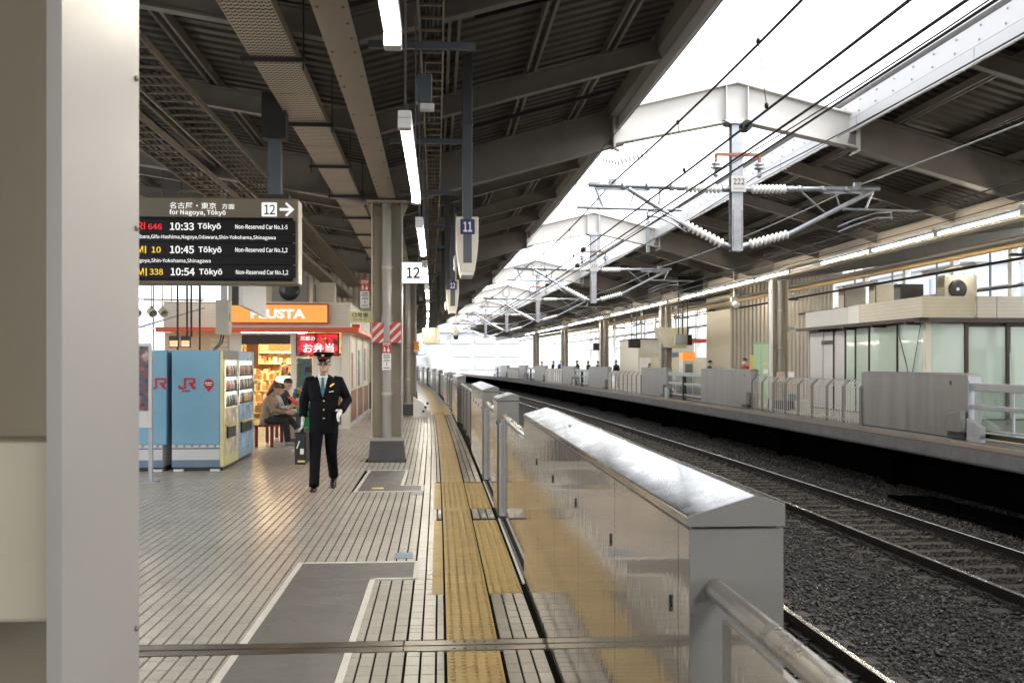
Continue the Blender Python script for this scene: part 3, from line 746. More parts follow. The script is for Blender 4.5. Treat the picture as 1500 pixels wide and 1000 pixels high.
gate(-1.2, 2.38, 'nearest gate, round steel handrail at the bottom right corner', post=False)
A = barrier_box(2.39, 7.32, 'long polished steel barrier box in the foreground', 0)
g1 = gate(7.33, 10.54, 'steel gate with rounded handrail just beyond the foreground barrier box')
B1 = barrier_box(10.55, 11.25, 'short grey barrier post box between the two nearest sliding gates', 1)
g2 = gate(11.26, 13.85, 'steel gate behind the short grey barrier post box')
C1 = barrier_box(13.9, 18.05, 'polished barrier box standing beyond the second sliding gate', 2)
P1 = panelrun(18.06, 26.98, 'fixed low barrier panels next beyond the second long barrier box')
NTH = ['', 'second', 'third', 'fourth', 'fifth', 'sixth']
for n in range(1, 5):
    w = NTH[n]
    clone(A, (BX, 2.39+PER*n, 0), f'far long barrier box heading the {w} barrier section from the camera')
    clone(g1, (BX, 7.33+PER*n, 0), f'first sliding gate in the {w} barrier section from the camera')
    clone(B1, (BX, 10.55+PER*n, 0), f'short post box in the {w} barrier section from the camera')
    clone(g2, (BX, 11.26+PER*n, 0), f'latter sliding gate in the {w} barrier section from the camera')
    clone(C1, (BX, 13.9+PER*n, 0), f'middle-length barrier box in the {w} barrier section from the camera')
    clone(P1, (BX, 18.06+PER*n, 0), f'fixed panels ending the {w} barrier section from the camera')

# ------------------------------------------------------------------ opposite barriers
QX = 10.5
def obox(y0, y1, label):
    t = thing('barrier_box', label, 'barrier', (QX, y0, OZ), group='steel barrier boxes along the opposite platform'); L = y1-y0
    MB().box(.006,.26,.01,L-.01,.03,1.27).build('core', M['dullsteel'], t, local=True)
    MB().box(.02,.24,.02,L-.02,0,.03).build('plinth', M['black'], t, local=True)
    n = max(1, round(L/1.6))
    for i in range(n): MB().box(0,.008,L*i/n+.002,L*(i+1)/n-.002,.03,1.27).build('side_panel', M['streaky'], t, local=True)
    MB().exty([(-.01,1.27),(.27,1.27),(.27,1.31),(.16,1.335),(-.01,1.305)], -.004, L+.004).build('cap', M['streaky'], t, local=True, bevel=.004)
    b = MB(); b.box(-.004,.0,.62,.70,1.08,1.17); b.build('socket', M['black'], t, local=True)
    b = MB().ext([(0,0),(.62,0),(.62,.22),(.5,.36),(0,.42)], (-.02,.02,.16), (0,1,0), (0,0,1), (-1,0,0), .13)
    b.build('bumper', M['streaky'], t, local=True, bevel=.006)
    MB().box(-.13,-.02,-.1,.55,.06,.15).build('bumper_foot', M['black'], t, local=True)
    b = MB()
    for i in range(9):
        for j in range(3): b.cyl((-.004,.75+.09*i,.08+.05*j),(0,.75+.09*i,.08+.05*j),.008,n=6)
    b.build('bolt', M['blackmetal'], t, local=True)
    MB().box(-.004,.262,-.05,.0,.0,1.2).build('door_post', M['dullsteel'], t, local=True)
    return t
def ogate(y0, y1, label):
    t = thing('barrier_gate', label, 'gate', (QX, y0, OZ), group='opposite platform gates'); L = y1-y0
    for z0, z1 in ((.98,1.14),(.62,.71),(.20,.25)): MB().box(.05,.11,.02,L-.02,z0,z1).build('rail', M['dullsteel'], t, local=True, bevel=.01)
    MB().box(.04,.12,.02,L-.02,.08,.17).build('bottom_rail', M['black'], t, local=True)
    n = 4
    for i in range(n):
        MB().box(.075,.083,L*i/n+.06,L*(i+1)/n-.02,.25,.98).build('pane', M['glass_tint'], t, local=True)
        MB().box(.06,.10,L*i/n+.0,L*i/n+.05,.10,1.0).build('stile', M['dullsteel'], t, local=True)
    MB().box(.0,.16,L*.5-.03,L*.5+.03,.0,1.0).build('meeting_post', M['blackmetal'], t, local=True)
    MB().box(-.35,-.05,.1,L-.1,.003,.008).build('threshold_plate', M['bluegrey'], t, local=True)
    MB().box(-.47,-.40,.1,L-.1,.003,.012).build('threshold_line', M['ochre'], t, local=True)
    b = MB().ext([(0,0),(.5,0),(.5,.45),(.0,.3)], (-.02, L-.58, .0), (0,1,0), (0,0,1), (-1,0,0), .10); b.build('corner_guard', M['dullsteel'], t, local=True)
    return t
def orail(y0, y1, label):
    t = thing('picket_railing', label, 'railing', (QX, y0, OZ), group='picket railings of the opposite barrier'); L = y1-y0
    n = round(L/1.05)
    pp = MB().tube([(.0,0,.02),(.0,0,.92),(.16,0,1.10)], [(.012,.012)]*3, 4, False).mesh('picket', M['whitebar'])
    pm = MB(); pm.bar((0,0,0),(0,0,.94),.13,.03,up=(1,0,0)); pm.bar((0,0,.93),(.17,0,1.11),.13,.03,up=(1,0,0)); pm = pm.mesh('post', mat('bronze_post', (.20,.18,.16), .45, .4))
    for i in range(n+1):
        o = obj('post', pm, t); o.location.y = L*i/n
        if i < n:
            for j in range(5): o = obj('picket', pp, t); o.location.y = L*i/n + L/n*(j+1)/6
    b = MB().bar((.165,0,1.10),(.165,L,1.10),.05,.03); b.build('top_rail', M['dullsteel'], t, local=True)
    MB().bar((.0,0,.10),(.0,L,.10),.03,.03).build('bottom_rail', M['dullsteel'], t, local=True)
    MB().bar((.012,0,.42),(.012,L,.42),.014,.014).build('middle_rail', M['dullsteel'], t, local=True)
    return t
bo = obox(19.1, 24.0, 'streaky steel barrier box before the mint glass waiting room')
br_ = orail(24.02, 32.38, 'white picket railing between two opposite barrier boxes, before the green lift door')
b2 = obox(32.4, 38.3, 'streaky steel barrier box before the passenger in red')
og = ogate(38.35, 43.65, 'grey railed glass gate before the dark-dressed masked passenger')
og0 = ogate(13.5, 19.03, 'grey railed glass gate at the right picture edge')
for n, w in ((1,'second'),(2,'third'),(3,'fourth')):
    clone(bo, (QX,19.1+PER*n,OZ), f'streaky barrier box heading the {w} opposite barrier section')
    clone(br_, (QX,24.02+PER*n,OZ), f'white picket railing in the {w} opposite barrier section')
    clone(b2, (QX,32.4+PER*n,OZ), f'latter streaky barrier box in the {w} opposite barrier section')
    clone(og, (QX,38.35+PER*n,OZ), f'grey glass gate closing the {w} opposite barrier section')

# ------------------------------------------------------------------ text helper
FONT = None
try:
    FONT = bpy.data.fonts.load(bpy.utils.system_resource('DATAFILES') + '/fonts/Noto Sans CJK Regular.woff2')
except Exception: pass
def text(s, size, material, parent, loc, name='lettering', align='LEFT', bold=0.0, rot=(R(90),0,0), sx=1.0, ext=.0015, org=None):
    cu = bpy.data.curves.new('txt', 'FONT'); cu.body = s
    if FONT and bold < .02 and not (bold and any(ord(c_) > 0x2000 for c_ in s)): cu.font = FONT
    cu.size = size; cu.align_x = align; cu.extrude = ext; cu.offset = bold*size; cu.resolution_u = 3
    tmp = bpy.data.objects.new('txt', cu); COL.objects.link(tmp)
    dg = bpy.context.evaluated_depsgraph_get(); dg.update()
    me = bpy.data.meshes.new_from_object(tmp.evaluated_get(dg), depsgraph=dg)
    bpy.data.objects.remove(tmp); bpy.data.curves.remove(cu)
    me.name = name; me.materials.clear(); me.materials.append(material)
    o = obj(name, me, parent); og_ = ORG.get(parent.name, (0,0,0)) if org is None else org
    o.location = (loc[0]-og_[0], loc[1]-og_[1], loc[2]-og_[2]); o.rotation_euler = rot; o.scale.x = sx
    return o
def fit(s, w, h, *a, **k):   # lettering scaled to width w, cap height about h
    o = text(s, h/.70, *a, **k)
    bw = max(v.co.x for v in o.data.vertices)-min(v.co.x for v in o.data.vertices)
    if bw > 0: o.scale.x = w/bw
    mh = max(v.co.y for v in o.data.vertices)
    if mh > 0: o.scale.y = h/mh
    return o

# ------------------------------------------------------------------ overhead line: masts, insulators, wires
PXI = [(.03,0)]
for i in range(9): PXI += [(.046,.024+.052*i),(.082,.040+.052*i),(.083,.052+.052*i),(.046,.066+.052*i)]
PXI += [(.02,.50)]
def insul(p0, p1, n=12):
    d = (Vector(p1)-Vector(p0)); s = d.length/.5
    return MB().lathe([(r, z*s) for r, z in PXI], p0, d, n)
def mast(y, label, full):
    t = thing('catenary_mast', label, 'mast', (5.1, y, 3.55), group='catenary masts hung from the white frames')
    b = MB()
    for s in (-1,1): b.box(5.1-.095,5.1+.095,y+s*.085-.01,y+s*.085+.01,3.55,5.71)
    b.box(5.1-.01,5.1+.01,y-.076,y+.076,3.55,5.71); b.build('post', M['galv'], t)
    for s in (-1,1): MB().box(5.1+s*.075-.006,5.1+s*.075+.006,y-.098,y-.0955,3.6,4.25).build('rust_streak', M['rust'], t)
    pl = MB().box(4.98,5.24,y-.125,y-.11,4.55,4.82).build('number_plate', M['whitesteel'], t, bevel=.004)
    fit('222', .19, .10, M['black'], pl, (5.015, y-.128, 4.68))
    MB().box(5.02,5.2,y-.128,y-.126,4.60,4.625).build('plate_line', M['galv'], pl)
    b = MB(); b.bar((4.72,y-.1,5.19),(5.48,y-.1,5.19),.05,.05); b.bar((4.72,y-.1,5.2),(4.72,y-.1,5.05),.04,.04); b.bar((5.48,y-.1,5.2),(5.48,y-.1,5.02),.04,.04)
    b.build('cross_bracket', M['rust'], t)
    for sx in (4.72,5.48):
        MB().lathe([(.02,0),(.07,.02),(.08,.05),(.03,.07),(.09,.09),(.09,.11),(.03,.13),(.03,.20),(.045,.22),(.03,.26)], (sx,y-.1,5.06), (0,0,-1), 10).build('pin_insulator', M['galv'], t)
    for s in (-1, 1):
        x0 = 5.1+s*.12; tip = 5.1+s*2.55
        u0, u1 = (x0+s*.12,y,4.62), (x0+s*.78,y,4.63)
        insul(u0, u1).build('insulator', M['insul'], t)
        l1 = (x0+s*.80,y,4.02) if s < 0 else (x0+s*.82,y,3.86)
        insul((x0+s*.08,y,3.66), l1).build('insulator', M['insul'], t)
        MB().cyl((x0-.02*s,y,4.62),u0,.055,n=8).build('insulator_socket', M['galv'], t); MB().cyl((x0-.02*s,y,3.63),(x0+s*.09,y,3.665),.055,n=8).build('insulator_socket', M['galv'], t)
        b = MB(); b.cyl(u1,(x0+s*.9,y,4.632),.055,n=10)
        b.cyl((x0+s*.85,y,4.632),(tip,y,4.66),.042,n=10)
        b.build('cantilever_tube', M['galv'], t)
        top = (x0+s*1.75,y,4.60) if s < 0 else (tip-.12,y,4.62)
        b = MB().cyl(l1, top, .042, n=10); b.cyl((x0+s*.78,y,l1[2]-.015),(x0+s*.9,y,l1[2]+ (.06 if s<0 else .035)),.045,n=8)
        m_ = Vector(l1).lerp(Vector(top), .45)
        b.cyl((x0+s*(1.0 if s>0 else 1.2),y,4.62),(m_.x,y,m_.z),.018,n=8); b.build('stay_tube', M['galv'], t)
        b = MB(); rx0, rx1 = (5.1-2.75, 5.1-.95) if s < 0 else (5.1+1.9, 5.1+3.3)
        rz = 4.27 if s < 0 else 4.30
        b.cyl((rx0,y,rz),(rx1,y,rz-.02),.026,n=8)
        b.cyl((5.1+s*2.45,y,4.64),(5.1+s*2.3,y,rz),.02,n=8); b.cyl((5.1+s*1.75,y,4.62),(5.1+s*1.85,y,rz),.012,n=6)
        b.bar((5.1+s*1.55,y,4.585),(5.1+s*2.45,y,4.60),.02,.05); b.build('registration_arm', M['galv'], t)
        b = MB()
        xs = (5.1-1.55, 5.1-.9) if s < 0 else (5.1+2.75, 5.1+1.75)
        for k in (0, .09):
            b.tube([(xs[0],y-.05,rz-.05-k),(xs[0]+(xs[1]-xs[0])*.3,y-.08,rz-.07-k),(xs[0]+(xs[1]-xs[0])*.7,y-.12,rz-.2-k),(xs[1],y-.15,rz-.33-k)], .016, 7)
        b.tube([(xs[0],y,rz),(xs[0],y-.05,rz-.2)], .015, 6)
        b.build('steady_arm', M['galv'], t)
        for q in (.0,.35,.7): MB().lathe([(.056,-.04),(.062,0),(.056,.04)], (x0+s*(1.0+q*1.2),y,4.637), (1,0,0), 8).build('clamp', M['galv'], t)
        MB().box(5.1+s*2.15-.06,5.1+s*2.15+.06,y-.04,y+.04,4.66,4.76).build('wire_clamp', M['galv'], t)
    return t
ms = mast(FR[1], 'nearest hanging catenary mast with the 222 plate and white insulators', True)
for i, y in enumerate(FR[2:6]): clone(ms, (5.1,y,3.55), f'hanging catenary mast, {ORD[i+1]} from the camera')

def wire(pts_fn, y0, y1, r, label, material=None, step=2.0, n=6):
    pts = []; y = y0
    while y <= y1: x, z = pts_fn(y); pts.append((x+off(y), y, z)); y += step
    o = MB().tube(pts, r, n).build('overhead_wire', material or M['wire']); tag(o, label, 'wire', 'overhead wires'); return o
def sag(z0, dz): return lambda y: z0 - dz*4*(((y-FR[1]) % 14.8)/14.8)*(1-((y-FR[1]) % 14.8)/14.8)
s1 = sag(4.70,.10); s2 = sag(5.0,.12)
wire(lambda y: (2.95, s1(y)), 1, 140, .013, 'black messenger wire over the near track, leftmost of the overhead wires')
wire(lambda y: (2.55, s1(y)+.32), 1, 140, .006, 'thin grey wire above the near track messenger wire')
wire(lambda y: (3.10, 4.04), 1, 140, .013, 'thick black contact wire over the near track')
wire(lambda y: (3.42, 4.0), 1, 140, .013, 'black wire just right of the thick near track contact wire')
wire(lambda y: (3.58, 3.98), 1, 140, .012, 'rightmost black wire of the three over the near track')
wire(lambda y: (4.72, s2(y)-.12), 1, 140, .009, 'feeder wire hung under the left arm of the masts', M['wire'])
wire(lambda y: (5.48, s2(y)-.14), 1, 140, .009, 'feeder wire hung under the right arm of the masts', M['wire'])
wire(lambda y: (6.9, 5.55), 1, 140, .012, 'pale wire along the white fascia of the opposite roof', M['galv'])
wire(lambda y: (7.3, s1(y)+.03), 1, 140, .012, 'pale messenger wire over the far track', M['galv'])
wire(lambda y: (7.5, 4.0), 1, 140, .012, 'contact wire over the far track', M['wire'])
wire(lambda y: (8.6, 4.15), 1, 140, .009, 'thin wire beside the opposite lamp row', M['galv'])
wire(lambda y: (9.2, 4.2), 1, 140, .009, 'thin wire nearest the opposite lamp row', M['wire'])
for i, (x, yy, za) in enumerate(((2.95,12.2,4.62),(2.95,9.1,4.63),(2.95,22,4.6),(2.95,27,4.62),(7.3,12,4.62),(7.3,22,4.62),(7.3,27,4.65),(2.95,37,4.6),(2.95,42,4.6))):
    b = MB().cyl((0,0,0),(.08,0,-(za-4.03)),.004,n=5); b.ell((0,0,0),(.02,.03,.03),8,6); b.ell((.08,0,-(za-4.03)),(.02,.03,.03),8,6)
    o = b.build('dropper_wire', M['wire']); o.location = (x+off(yy),yy,za)
    tag(o, f'short vertical dropper wire, {ORD[i]} of those hanging from the messenger wires', 'dropper', 'dropper wires')
for i, (x, z, yy) in enumerate(((3.10,4.04,9.95),(3.42,4.0,24),(3.10,4.04,21),(3.42,4.0,30))):
    b = MB().cyl((0,-.06,0),(0,.06,0),.055,n=12); b.cyl((0,-.09,0),(0,.09,0),.02,n=8)
    o = b.build('wire_weight', M['blackmetal']); o.location = (x+off(yy),yy,z)
    tag(o, f'black round clamp on a near track wire, {ORD[i]} along it', 'clamp', 'round wire clamps')
# feeder posts standing on the second gable frame
t = thing('feeder_post_frame', 'tall thin grey post frame with insulator strings above the second gabled frame', 'mast', (5.1, FR[2], 5.8))
y = FR[2]
for x, z0 in ((5.28,5.2),(6.88,5.2)): MB().bar((x,y,z0),(x,y,8.4),.1,.1).build('post', M['galv'], t)
MB().bar((4.5,y,7.35),(6.88,y,7.35),.09,.06).build('crossbar', M['galv'], t)
MB().bar((4.75,y,6.9),(5.28,y,7.3),.05,.05).build('brace', M['galv'], t)
b = MB()
for k in range(6): b.lathe([(.02,0),(.11,.03),(.03,.06)], (6.0+.13*k, y, 8.1+.04*k), (1,0,.3), 10)
for k in range(6): b.lathe([(.02,0),(.11,.03),(.03,.06)], (5.4+.1*k, y, 8.15-.02*k), (1,0,-.2), 10)
b.build('insulator_string', M['galv'], t)
b = MB(); b.tube([(5.9,y,8.05),(5.6,y-2,7.8),(5.2,y-6,7.5)], .012, 5); b.build('jumper_wire', M['wire'], t)

# ------------------------------------------------------------------ fluorescent lamps
def lamp(L, group, tm='tube'):
    t = thing('fluorescent_lamp', 'x', 'lamp', (0,0,0), group=group)
    MB().box(-.034,.034,0,L,.026,.065).build('housing', M['tubewhite'], t, local=True, bevel=.006)
    b = MB().cyl((0,.05,0),(0,L-.05,0),.020,n=12); b.build('tube', M[tm], t, local=True)
    for ya, yb in ((-.002,.07),(L-.07,L+.002)): MB().box(-.034,.034,ya,yb,-.028,.026).build('end_cap', M['tubewhite'], t, local=True, bevel=.006)
    return t
l0 = lamp(2.45, 'fluorescent lamps along the officer platform')
hb = MB()
for s in (.15,2.3): hb.cyl((0,s,.07),(0,s,1.75),.005,n=5)
hb.build('hanger_wire', M['blackmetal'], l0, local=True)
MB().box(-.012,.012,.1,.14,.07,.12).build('hook', M['blackmetal'], l0, local=True)
for i in range(22):  # lamps behind the camera are added unseen to light faces turned to it
    y = 1.38+3.7*(i-4)
    lab = (f'hanging fluorescent tube lamp, {ORD[i-4]} from the camera above the tactile strip' if i > 3 else f'added unseen fluorescent tube lamp behind the camera, {ORD[3-i]} one')
    if i == 0: l0.location = (-.19+off(y), y, 2.85); l0['label'] = lab
    else: clone(l0, (-.19,y,2.85), lab)
for i in range(8):
    y = 6+5.5*i
    clone(l0, (-5.2,y,3.75), f'fluorescent tube lamp, {ORD[i]} in the row far to the left under the roof', group='fluorescent lamps far left')
l1 = lamp(2.9, 'fluorescent lamps along the opposite platform', 'tube_far')
MB().box(-.07,.07,0,2.9,.076,.12).build('trunking', M['tubewhite'], l1, local=True)
for i in range(22):
    y = 13.4+2.95*i + 2.2*(i//4)
    lab = f'fluorescent lamp, {ORD[i]} in the bright row along the opposite platform'
    if i == 0: l1.location = (9.95+off(y),y,4.2); l1['label'] = lab; l1.rotation_euler.z = ang(y)
    else: clone(l1, (9.95,y,4.2), lab)
for i in range(10):
    y = 20+6*i
    clone(l1, (14.6,y,4.25), f'fluorescent lamp, {ORD[i]} in the inner row of the opposite platform', group='inner fluorescent lamps of the opposite platform')

# ------------------------------------------------------------------ cable trays, ducts, pipes under our roof
def ladder_tray(x, z, w, label, y0=3, y1=75, mt='ladder', cables=5, pitch=.3):
    t = thing('cable_ladder', label, 'cable tray')
    for s in (-1,1): MB().exty([(x+s*w/2-.009,z),(x+s*w/2+.009,z),(x+s*w/2+.009,z+.07),(x+s*w/2-.009,z+.07)], y0, y1, 3).build('side_rail', M[mt], t, warp=True)
    rm = MB().box(-w/2+.009,w/2-.009,-.014,.014,.004,.024).mesh('rung', M[mt]); y = y0+.1; k = 0
    far = MB()
    while y < y1:
        if k < 150: o = obj('rung', rm, t); o.location = (x+off(y),y,z)
        else: far.box(x-w/2+.009,x+w/2-.009,y-.014,y+.014,z+.004,z+.024)
        y += pitch; k += 1
    if far.v: far.build('far_rungs', M[mt], t, warp=True)['kind'] = 'stuff'
    for i in range(cables):
        cx = x-w/2+.03+(w-.06)*i/max(1,cables-1)
        pts = []; y = y0
        while y < y1: pts.append((cx+random.gauss(0,.008)+off(y), y, z+.035+random.random()*.015)); y += 1.5
        MB().tube(pts, random.uniform(.008,.014), 5).build('cable', M['cable'], t)
    return t
ladder_tray(-.08, 4.45, .20, 'narrow cable ladder running above the tactile strip')
ladder_tray(-2.75, 4.35, .46, 'wide cable ladder above the departure board', mt='tray', cables=7)
ladder_tray(-3.05, 3.95, .40, 'lower cable ladder beside the wide one above the departure board', mt='tray', cables=6)
# perforated duct
m, N, L_, P = new_mat('perforated_duct_underside')
tc = N.new('ShaderNodeTexCoord'); sp = N.new('ShaderNodeSeparateXYZ'); L_.new(tc.outputs['Object'], sp.inputs[0])
def mth(op, a, b=None):
    q = N.new('ShaderNodeMath'); q.operation = op
    for i, v in enumerate((a, b)):
        if v is None: continue
        if isinstance(v, (int, float)): q.inputs[i].default_value = v
        else: L_.new(v, q.inputs[i])
    return q.outputs[0]
wv = mth('MULTIPLY', mth('SINE', mth('MULTIPLY', sp.outputs[0], 6.2832/.05)), .011)
fr = mth('FRACT', mth('DIVIDE', mth('ADD', sp.outputs[1], wv), .075))
dots = mth('FRACT', mth('ADD', mth('DIVIDE', sp.outputs[0], .025), .1))
hole = mth('MULTIPLY', mth('LESS_THAN', mth('ABSOLUTE', mth('SUBTRACT', fr, .5)), .24), mth('LESS_THAN', dots, .80))
mx = N.new('ShaderNodeMix'); mx.data_type = 'RGBA'; L_.new(hole, mx.inputs[0]); mx.inputs[6].default_value = (.52,.46,.38,1); mx.inputs[7].default_value = (.008,.007,.006,1)
L_.new(mx.outputs[2], P.inputs['Base Color']); P.inputs['Roughness'].default_value = .5
t = thing('cable_duct', 'broad beige perforated cable duct hanging left of the valley girder', 'cable duct')
yy = 3.0; k = 0
while yy < 62:
    Ls = 2.46
    MB().exty([(-1.71,4.40),(-1.31,4.40),(-1.31,4.404),(-1.71,4.404)], yy+.01, yy+Ls-.01).build('tray_bottom', m if (yy < 19) else M['duct'], t, warp=True)
    for xx in (-1.715,-1.305): MB().exty([(xx-.004,4.40),(xx+.004,4.40),(xx+.004,4.50),(xx-.004,4.50)], yy, yy+Ls, 3).build('side_wall', M['duct'], t, warp=True)
    hg = MB(); yh = yy+1.2
    hg.box(-1.80,-1.22,yh-.02,yh+.02,4.35,4.39)
    for xx in (-1.78,-1.24): hg.cyl((xx,yh,4.28),(xx,yh,zdeck(xx)-.1),.008,n=5)
    hg.build('hanger', M['blackmetal'], t, warp=True)
    yy += Ls; k += 1
# bundle of conduits far left
for i in range(7):
    x = -3.5-.16*i; pts = []; y = 4
    while y < 60: pts.append((x+off(y), y, 4.86+.05*math.sin(i*2.1)+.1*(i>3))); y += 3
    tag(MB().tube(pts, .035+.012*(i%3), 8).build('conduit_pipe', M['tray'] if i%2 else M['roofsteel']), f'painted conduit pipe under the roof above the departure board, {ORD[i]} from the right', 'pipe', 'conduit pipes under the roof')
for i, y in enumerate((7.4, 11.1, 14.8, 18.5)):
    t = thing('pipe_trapeze', f'steel trapeze hanger under the conduit pipes, {ORD[i]} from the camera', 'hanger', (-4,y,4.7), group='pipe trapeze hangers')
    MB().box(-4.7,-3.3,y-.02,y+.02,4.74,4.78).build('crossbar', M['tray'], t)
    for x in (-4.65,-3.35): MB().cyl((x,y,4.70),(x,y,zdeck(x)-.02),.009,n=5).build('rod', M['blackmetal'], t)
# hung lamp brackets beside the narrow ladder (struts)
for i in range(10):
    y = 4.9+1.85*i*2
    tag(MB().bar((-.62+off(y),y,4.36),(.30+off(y),y,4.36),.05,.06).build('support_strut', M['bluegrey']), f'blue-grey cross strut under the narrow cable ladder, {ORD[i]} from the camera', 'strut', 'struts under the narrow ladder')
# speaker box near the first lamp
t = thing('loudspeaker_box', 'small grey box fixed below the roof right of the first lamp', 'loudspeaker', (-.1,9.2,4.0))
MB().box(-.22,-.08,9.15,9.3,4.02,4.28).build('body', M['bluegrey'], t, bevel=.01); MB().box(-.20,-.06,9.10,9.2,3.94,4.0).build('horn', M['tubewhite'], t, bevel=.01); MB().cyl((-.15,9.22,4.28),(-.15,9.22,5.0),.012,n=6).build('rod', M['blackmetal'], t)
# more small hardware under the roof: dark brackets over the purlins
for i, (x0, x1, y) in enumerate(((.35,1.35,10.2),(.35,1.25,9.4),(.35,2.7,15.1))):
    tag(MB().bar((x0+off(y),y,zdeck(x0)-.17),(x1+off(y),y,zdeck(x1)-.17),.04,.05).build('dark_strut', M['blackmetal']), f'thin black strut under the purlins right of the sign pole, {ORD[i]} from the camera', 'strut', 'black roof struts')

# ------------------------------------------------------------------ number sign poles 11 and 12
def pole_sign(x, y, num, label, s=1.0, pole=.06):
    t = thing('pole_sign', label, 'sign', (x, y, 2.7), group='hanging number signs')
    b = MB(); b.box(-pole,pole,-.05,.05,.66,3.3); b.build('pole', M['bluegrey'], t, local=True, bevel=.008)
    MB().box(-pole-.012,pole+.012,-.06,.06,.9+.9,1.84).build('pole_collar', M['bluegrey'], t, local=True)
    prof = [(-.132,.68),(-.132,.40),(-.115,.20),(-.085,.02),(.085,.02),(.115,.20),(.132,.40),(.132,.68)]
    b = MB().ext(prof, (0,-.09,0), (1,0,0), (0,0,1), (0,1,0), .55); b.build('lantern_body', M['creamwhite'], t, local=True, bevel=.006)
    MB().box(-.05,.05,-.098,-.0905,.13,.68).build('front_strip', M['bluegrey'], t, local=True)
    MB().box(-.075,.075,-.105,.44,-.02,.018).build('bottom_lens', M['tubewhite'], t, local=True, bevel=.006)
    pl = MB().box(-.085,.085,-.108,-.0985,.47,.65).build('number_plate', M['navyline'], t, local=True, bevel=.012)
    o = fit(num, .105, .115, M['white'], pl, (0,-.111,.503), align='CENTER', bold=.012, org=(0,0,0))
    b = MB()
    for k in range(6): b.ell((-.142,.02+.07*k,.1+.05*(k%3)),(.02,.03,.05),8,6)
    b.build('side_lens', M['tubewhite'], t, local=True)
    return t
pole_sign(.33, 12.0, '11', 'hanging lantern-shaped sign numbered 11 on a blue-grey pole')
pole_sign(.33, 21.0, '12', 'hanging lantern-shaped sign numbered 12 on a slimmer pole', pole=.042)
t = thing('hanging_bell', 'small black round speaker on a thin rod below the hanging signs', 'speaker', (.44,22.5,2.2))
MB().cyl((.44,22.5,2.40),(.44,22.5,5.0),.012,n=6).build('rod', M['cream'], t); MB().lathe([(.02,.2),(.07,.14),(.08,.02),(.05,0)], (.44,22.5,2.25), n=12).build('shade', M['creamwhite'], t); MB().ell((.44,22.5,2.22),(.06,.06,.06)).build('ball', M['black'], t)
t = thing('platform_number_board', 'square white board with black number 12 hanging beside the striped column', 'sign', (-.40,15.7,2.9))
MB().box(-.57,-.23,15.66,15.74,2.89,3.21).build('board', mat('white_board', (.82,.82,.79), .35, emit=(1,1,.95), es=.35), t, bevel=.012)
fit('12', .21, .17, M['black'], t, (-.40,15.655,2.965), align='CENTER', bold=.01)
MB().cyl((-.30,15.7,3.21),(-.30,15.7,5.1),.02,n=8).build('hanger', M['blackmetal'], t)
for i, (x, y) in enumerate(((.16,17.2),(.2,26),(.18,33),(-.32,20.3))):
    tag(MB().box(x-.04+off(y),x+.04+off(y),y-.03,y+.03,2.9,5.05).build('hanging_pole', M['blackmetal']), f'dark hanging pole beside the lamp row, {ORD[i]} in line', 'pole', 'dark hanging poles')

# ------------------------------------------------------------------ departure board
DY = 11.0; DX1 = -1.55; DX0 = -4.3; DZ0, DZ1 = 2.49, 3.43
t = thing('departure_board', 'hanging black electronic departure board listing trains to Tokyo', 'departure board', (-2.9, DY, DZ0))
MB().box(DX0,DX1,DY+.02,DY+.30,DZ0,DZ1).build('casing', mat('board_bronze', (.16,.135,.095), .4, var=.06), t, bevel=.012)
MB().box(DX0+.04,DX1-.055,DY+.005,DY+.025,DZ0+.035,DZ1-.215).build('screen', mat('screen_black', (.003,.003,.004), .35, spec=.15), t)
SCR = mat('screen_row', (.010,.010,.013), .35, spec=.2)
P_ = .00748
def bx(px): return DX1-(437-px)*P_+.034
def bz(py): return DZ1-(py-293)*P_-.024
for (a, c) in ((323,342),(343,354),(356,374),(375,386),(388,406)):
    MB().box(DX0+.06,bx(429),DY+.001,DY+.006,bz(c),bz(a)).build('text_row', SCR, t)
MB().box(DX1-.001,DX1+.006,DY+.03,DY+.29,DZ0+.02,DZ1-.02).build('side_lip', M['creamwhite'], t)
LW = glow('led_white', (1,.98,.95), .25); LR = glow('led_red', (1,.04,.06), .24); LY = glow('led_amber', (1,.62,.05), .25); SW = glow('lit_white', (1,1,.97), .235)
def bt(s, px0, px1, py0, py1, mt, bold=.01): bold *= .5; return fit(s, (px1-px0)*P_, (py1-py0)*P_, mt, t, (bx(px0), DY-.002, bz(py1)), bold=bold)
bt('名古屋・東京', 249, 315, 297.5, 306, SW, .008); bt('方面', 323, 341, 299, 306, SW, .008)
fit('for Nagoya, Tōkyō', 80*P_, .052, SW, t, (bx(249), DY-.002, bz(315.0)), bold=.006)
pl = MB().box(bx(380),bx(402),DY+.006,DY+.021,bz(316.5),bz(296)).build('number_panel', SW, t, bevel=.008)
fit('12', .115, .105, M['black'], pl, (bx(383), DY+.003, bz(313.5)), bold=.004)
b = MB(); zc = bz(306); x0, x1 = bx(406), bx(427)
b.ext([(0,-.014),(.105,-.014),(.058,-.062),(.075,-.078),(.157,0),(.075,.078),(.058,.062),(.105,.014),(0,.014)], (x0,DY+.012,zc), (1,0,0), (0,0,1), (0,-1,0), .006); b.build('arrow', SW, t)
bt('HIKARI', 170, 213.5, 327, 337, LR); bt('646', 218.5, 238, 329, 337, LR); bt('10:33', 249, 283, 327, 337.5, LW, .014); bt('Tōkyō', 289, 322, 327, 335.5, LW, .014); bt('Non-Reserved Car No.1-5', 342, 417, 328.5, 335, LW, .008)
bt('Maibara,Gifu-Hashima,Nagoya,Odawara,Shin-Yokohama,Shinagawa', 197, 400, 344.5, 350, LW, .006)
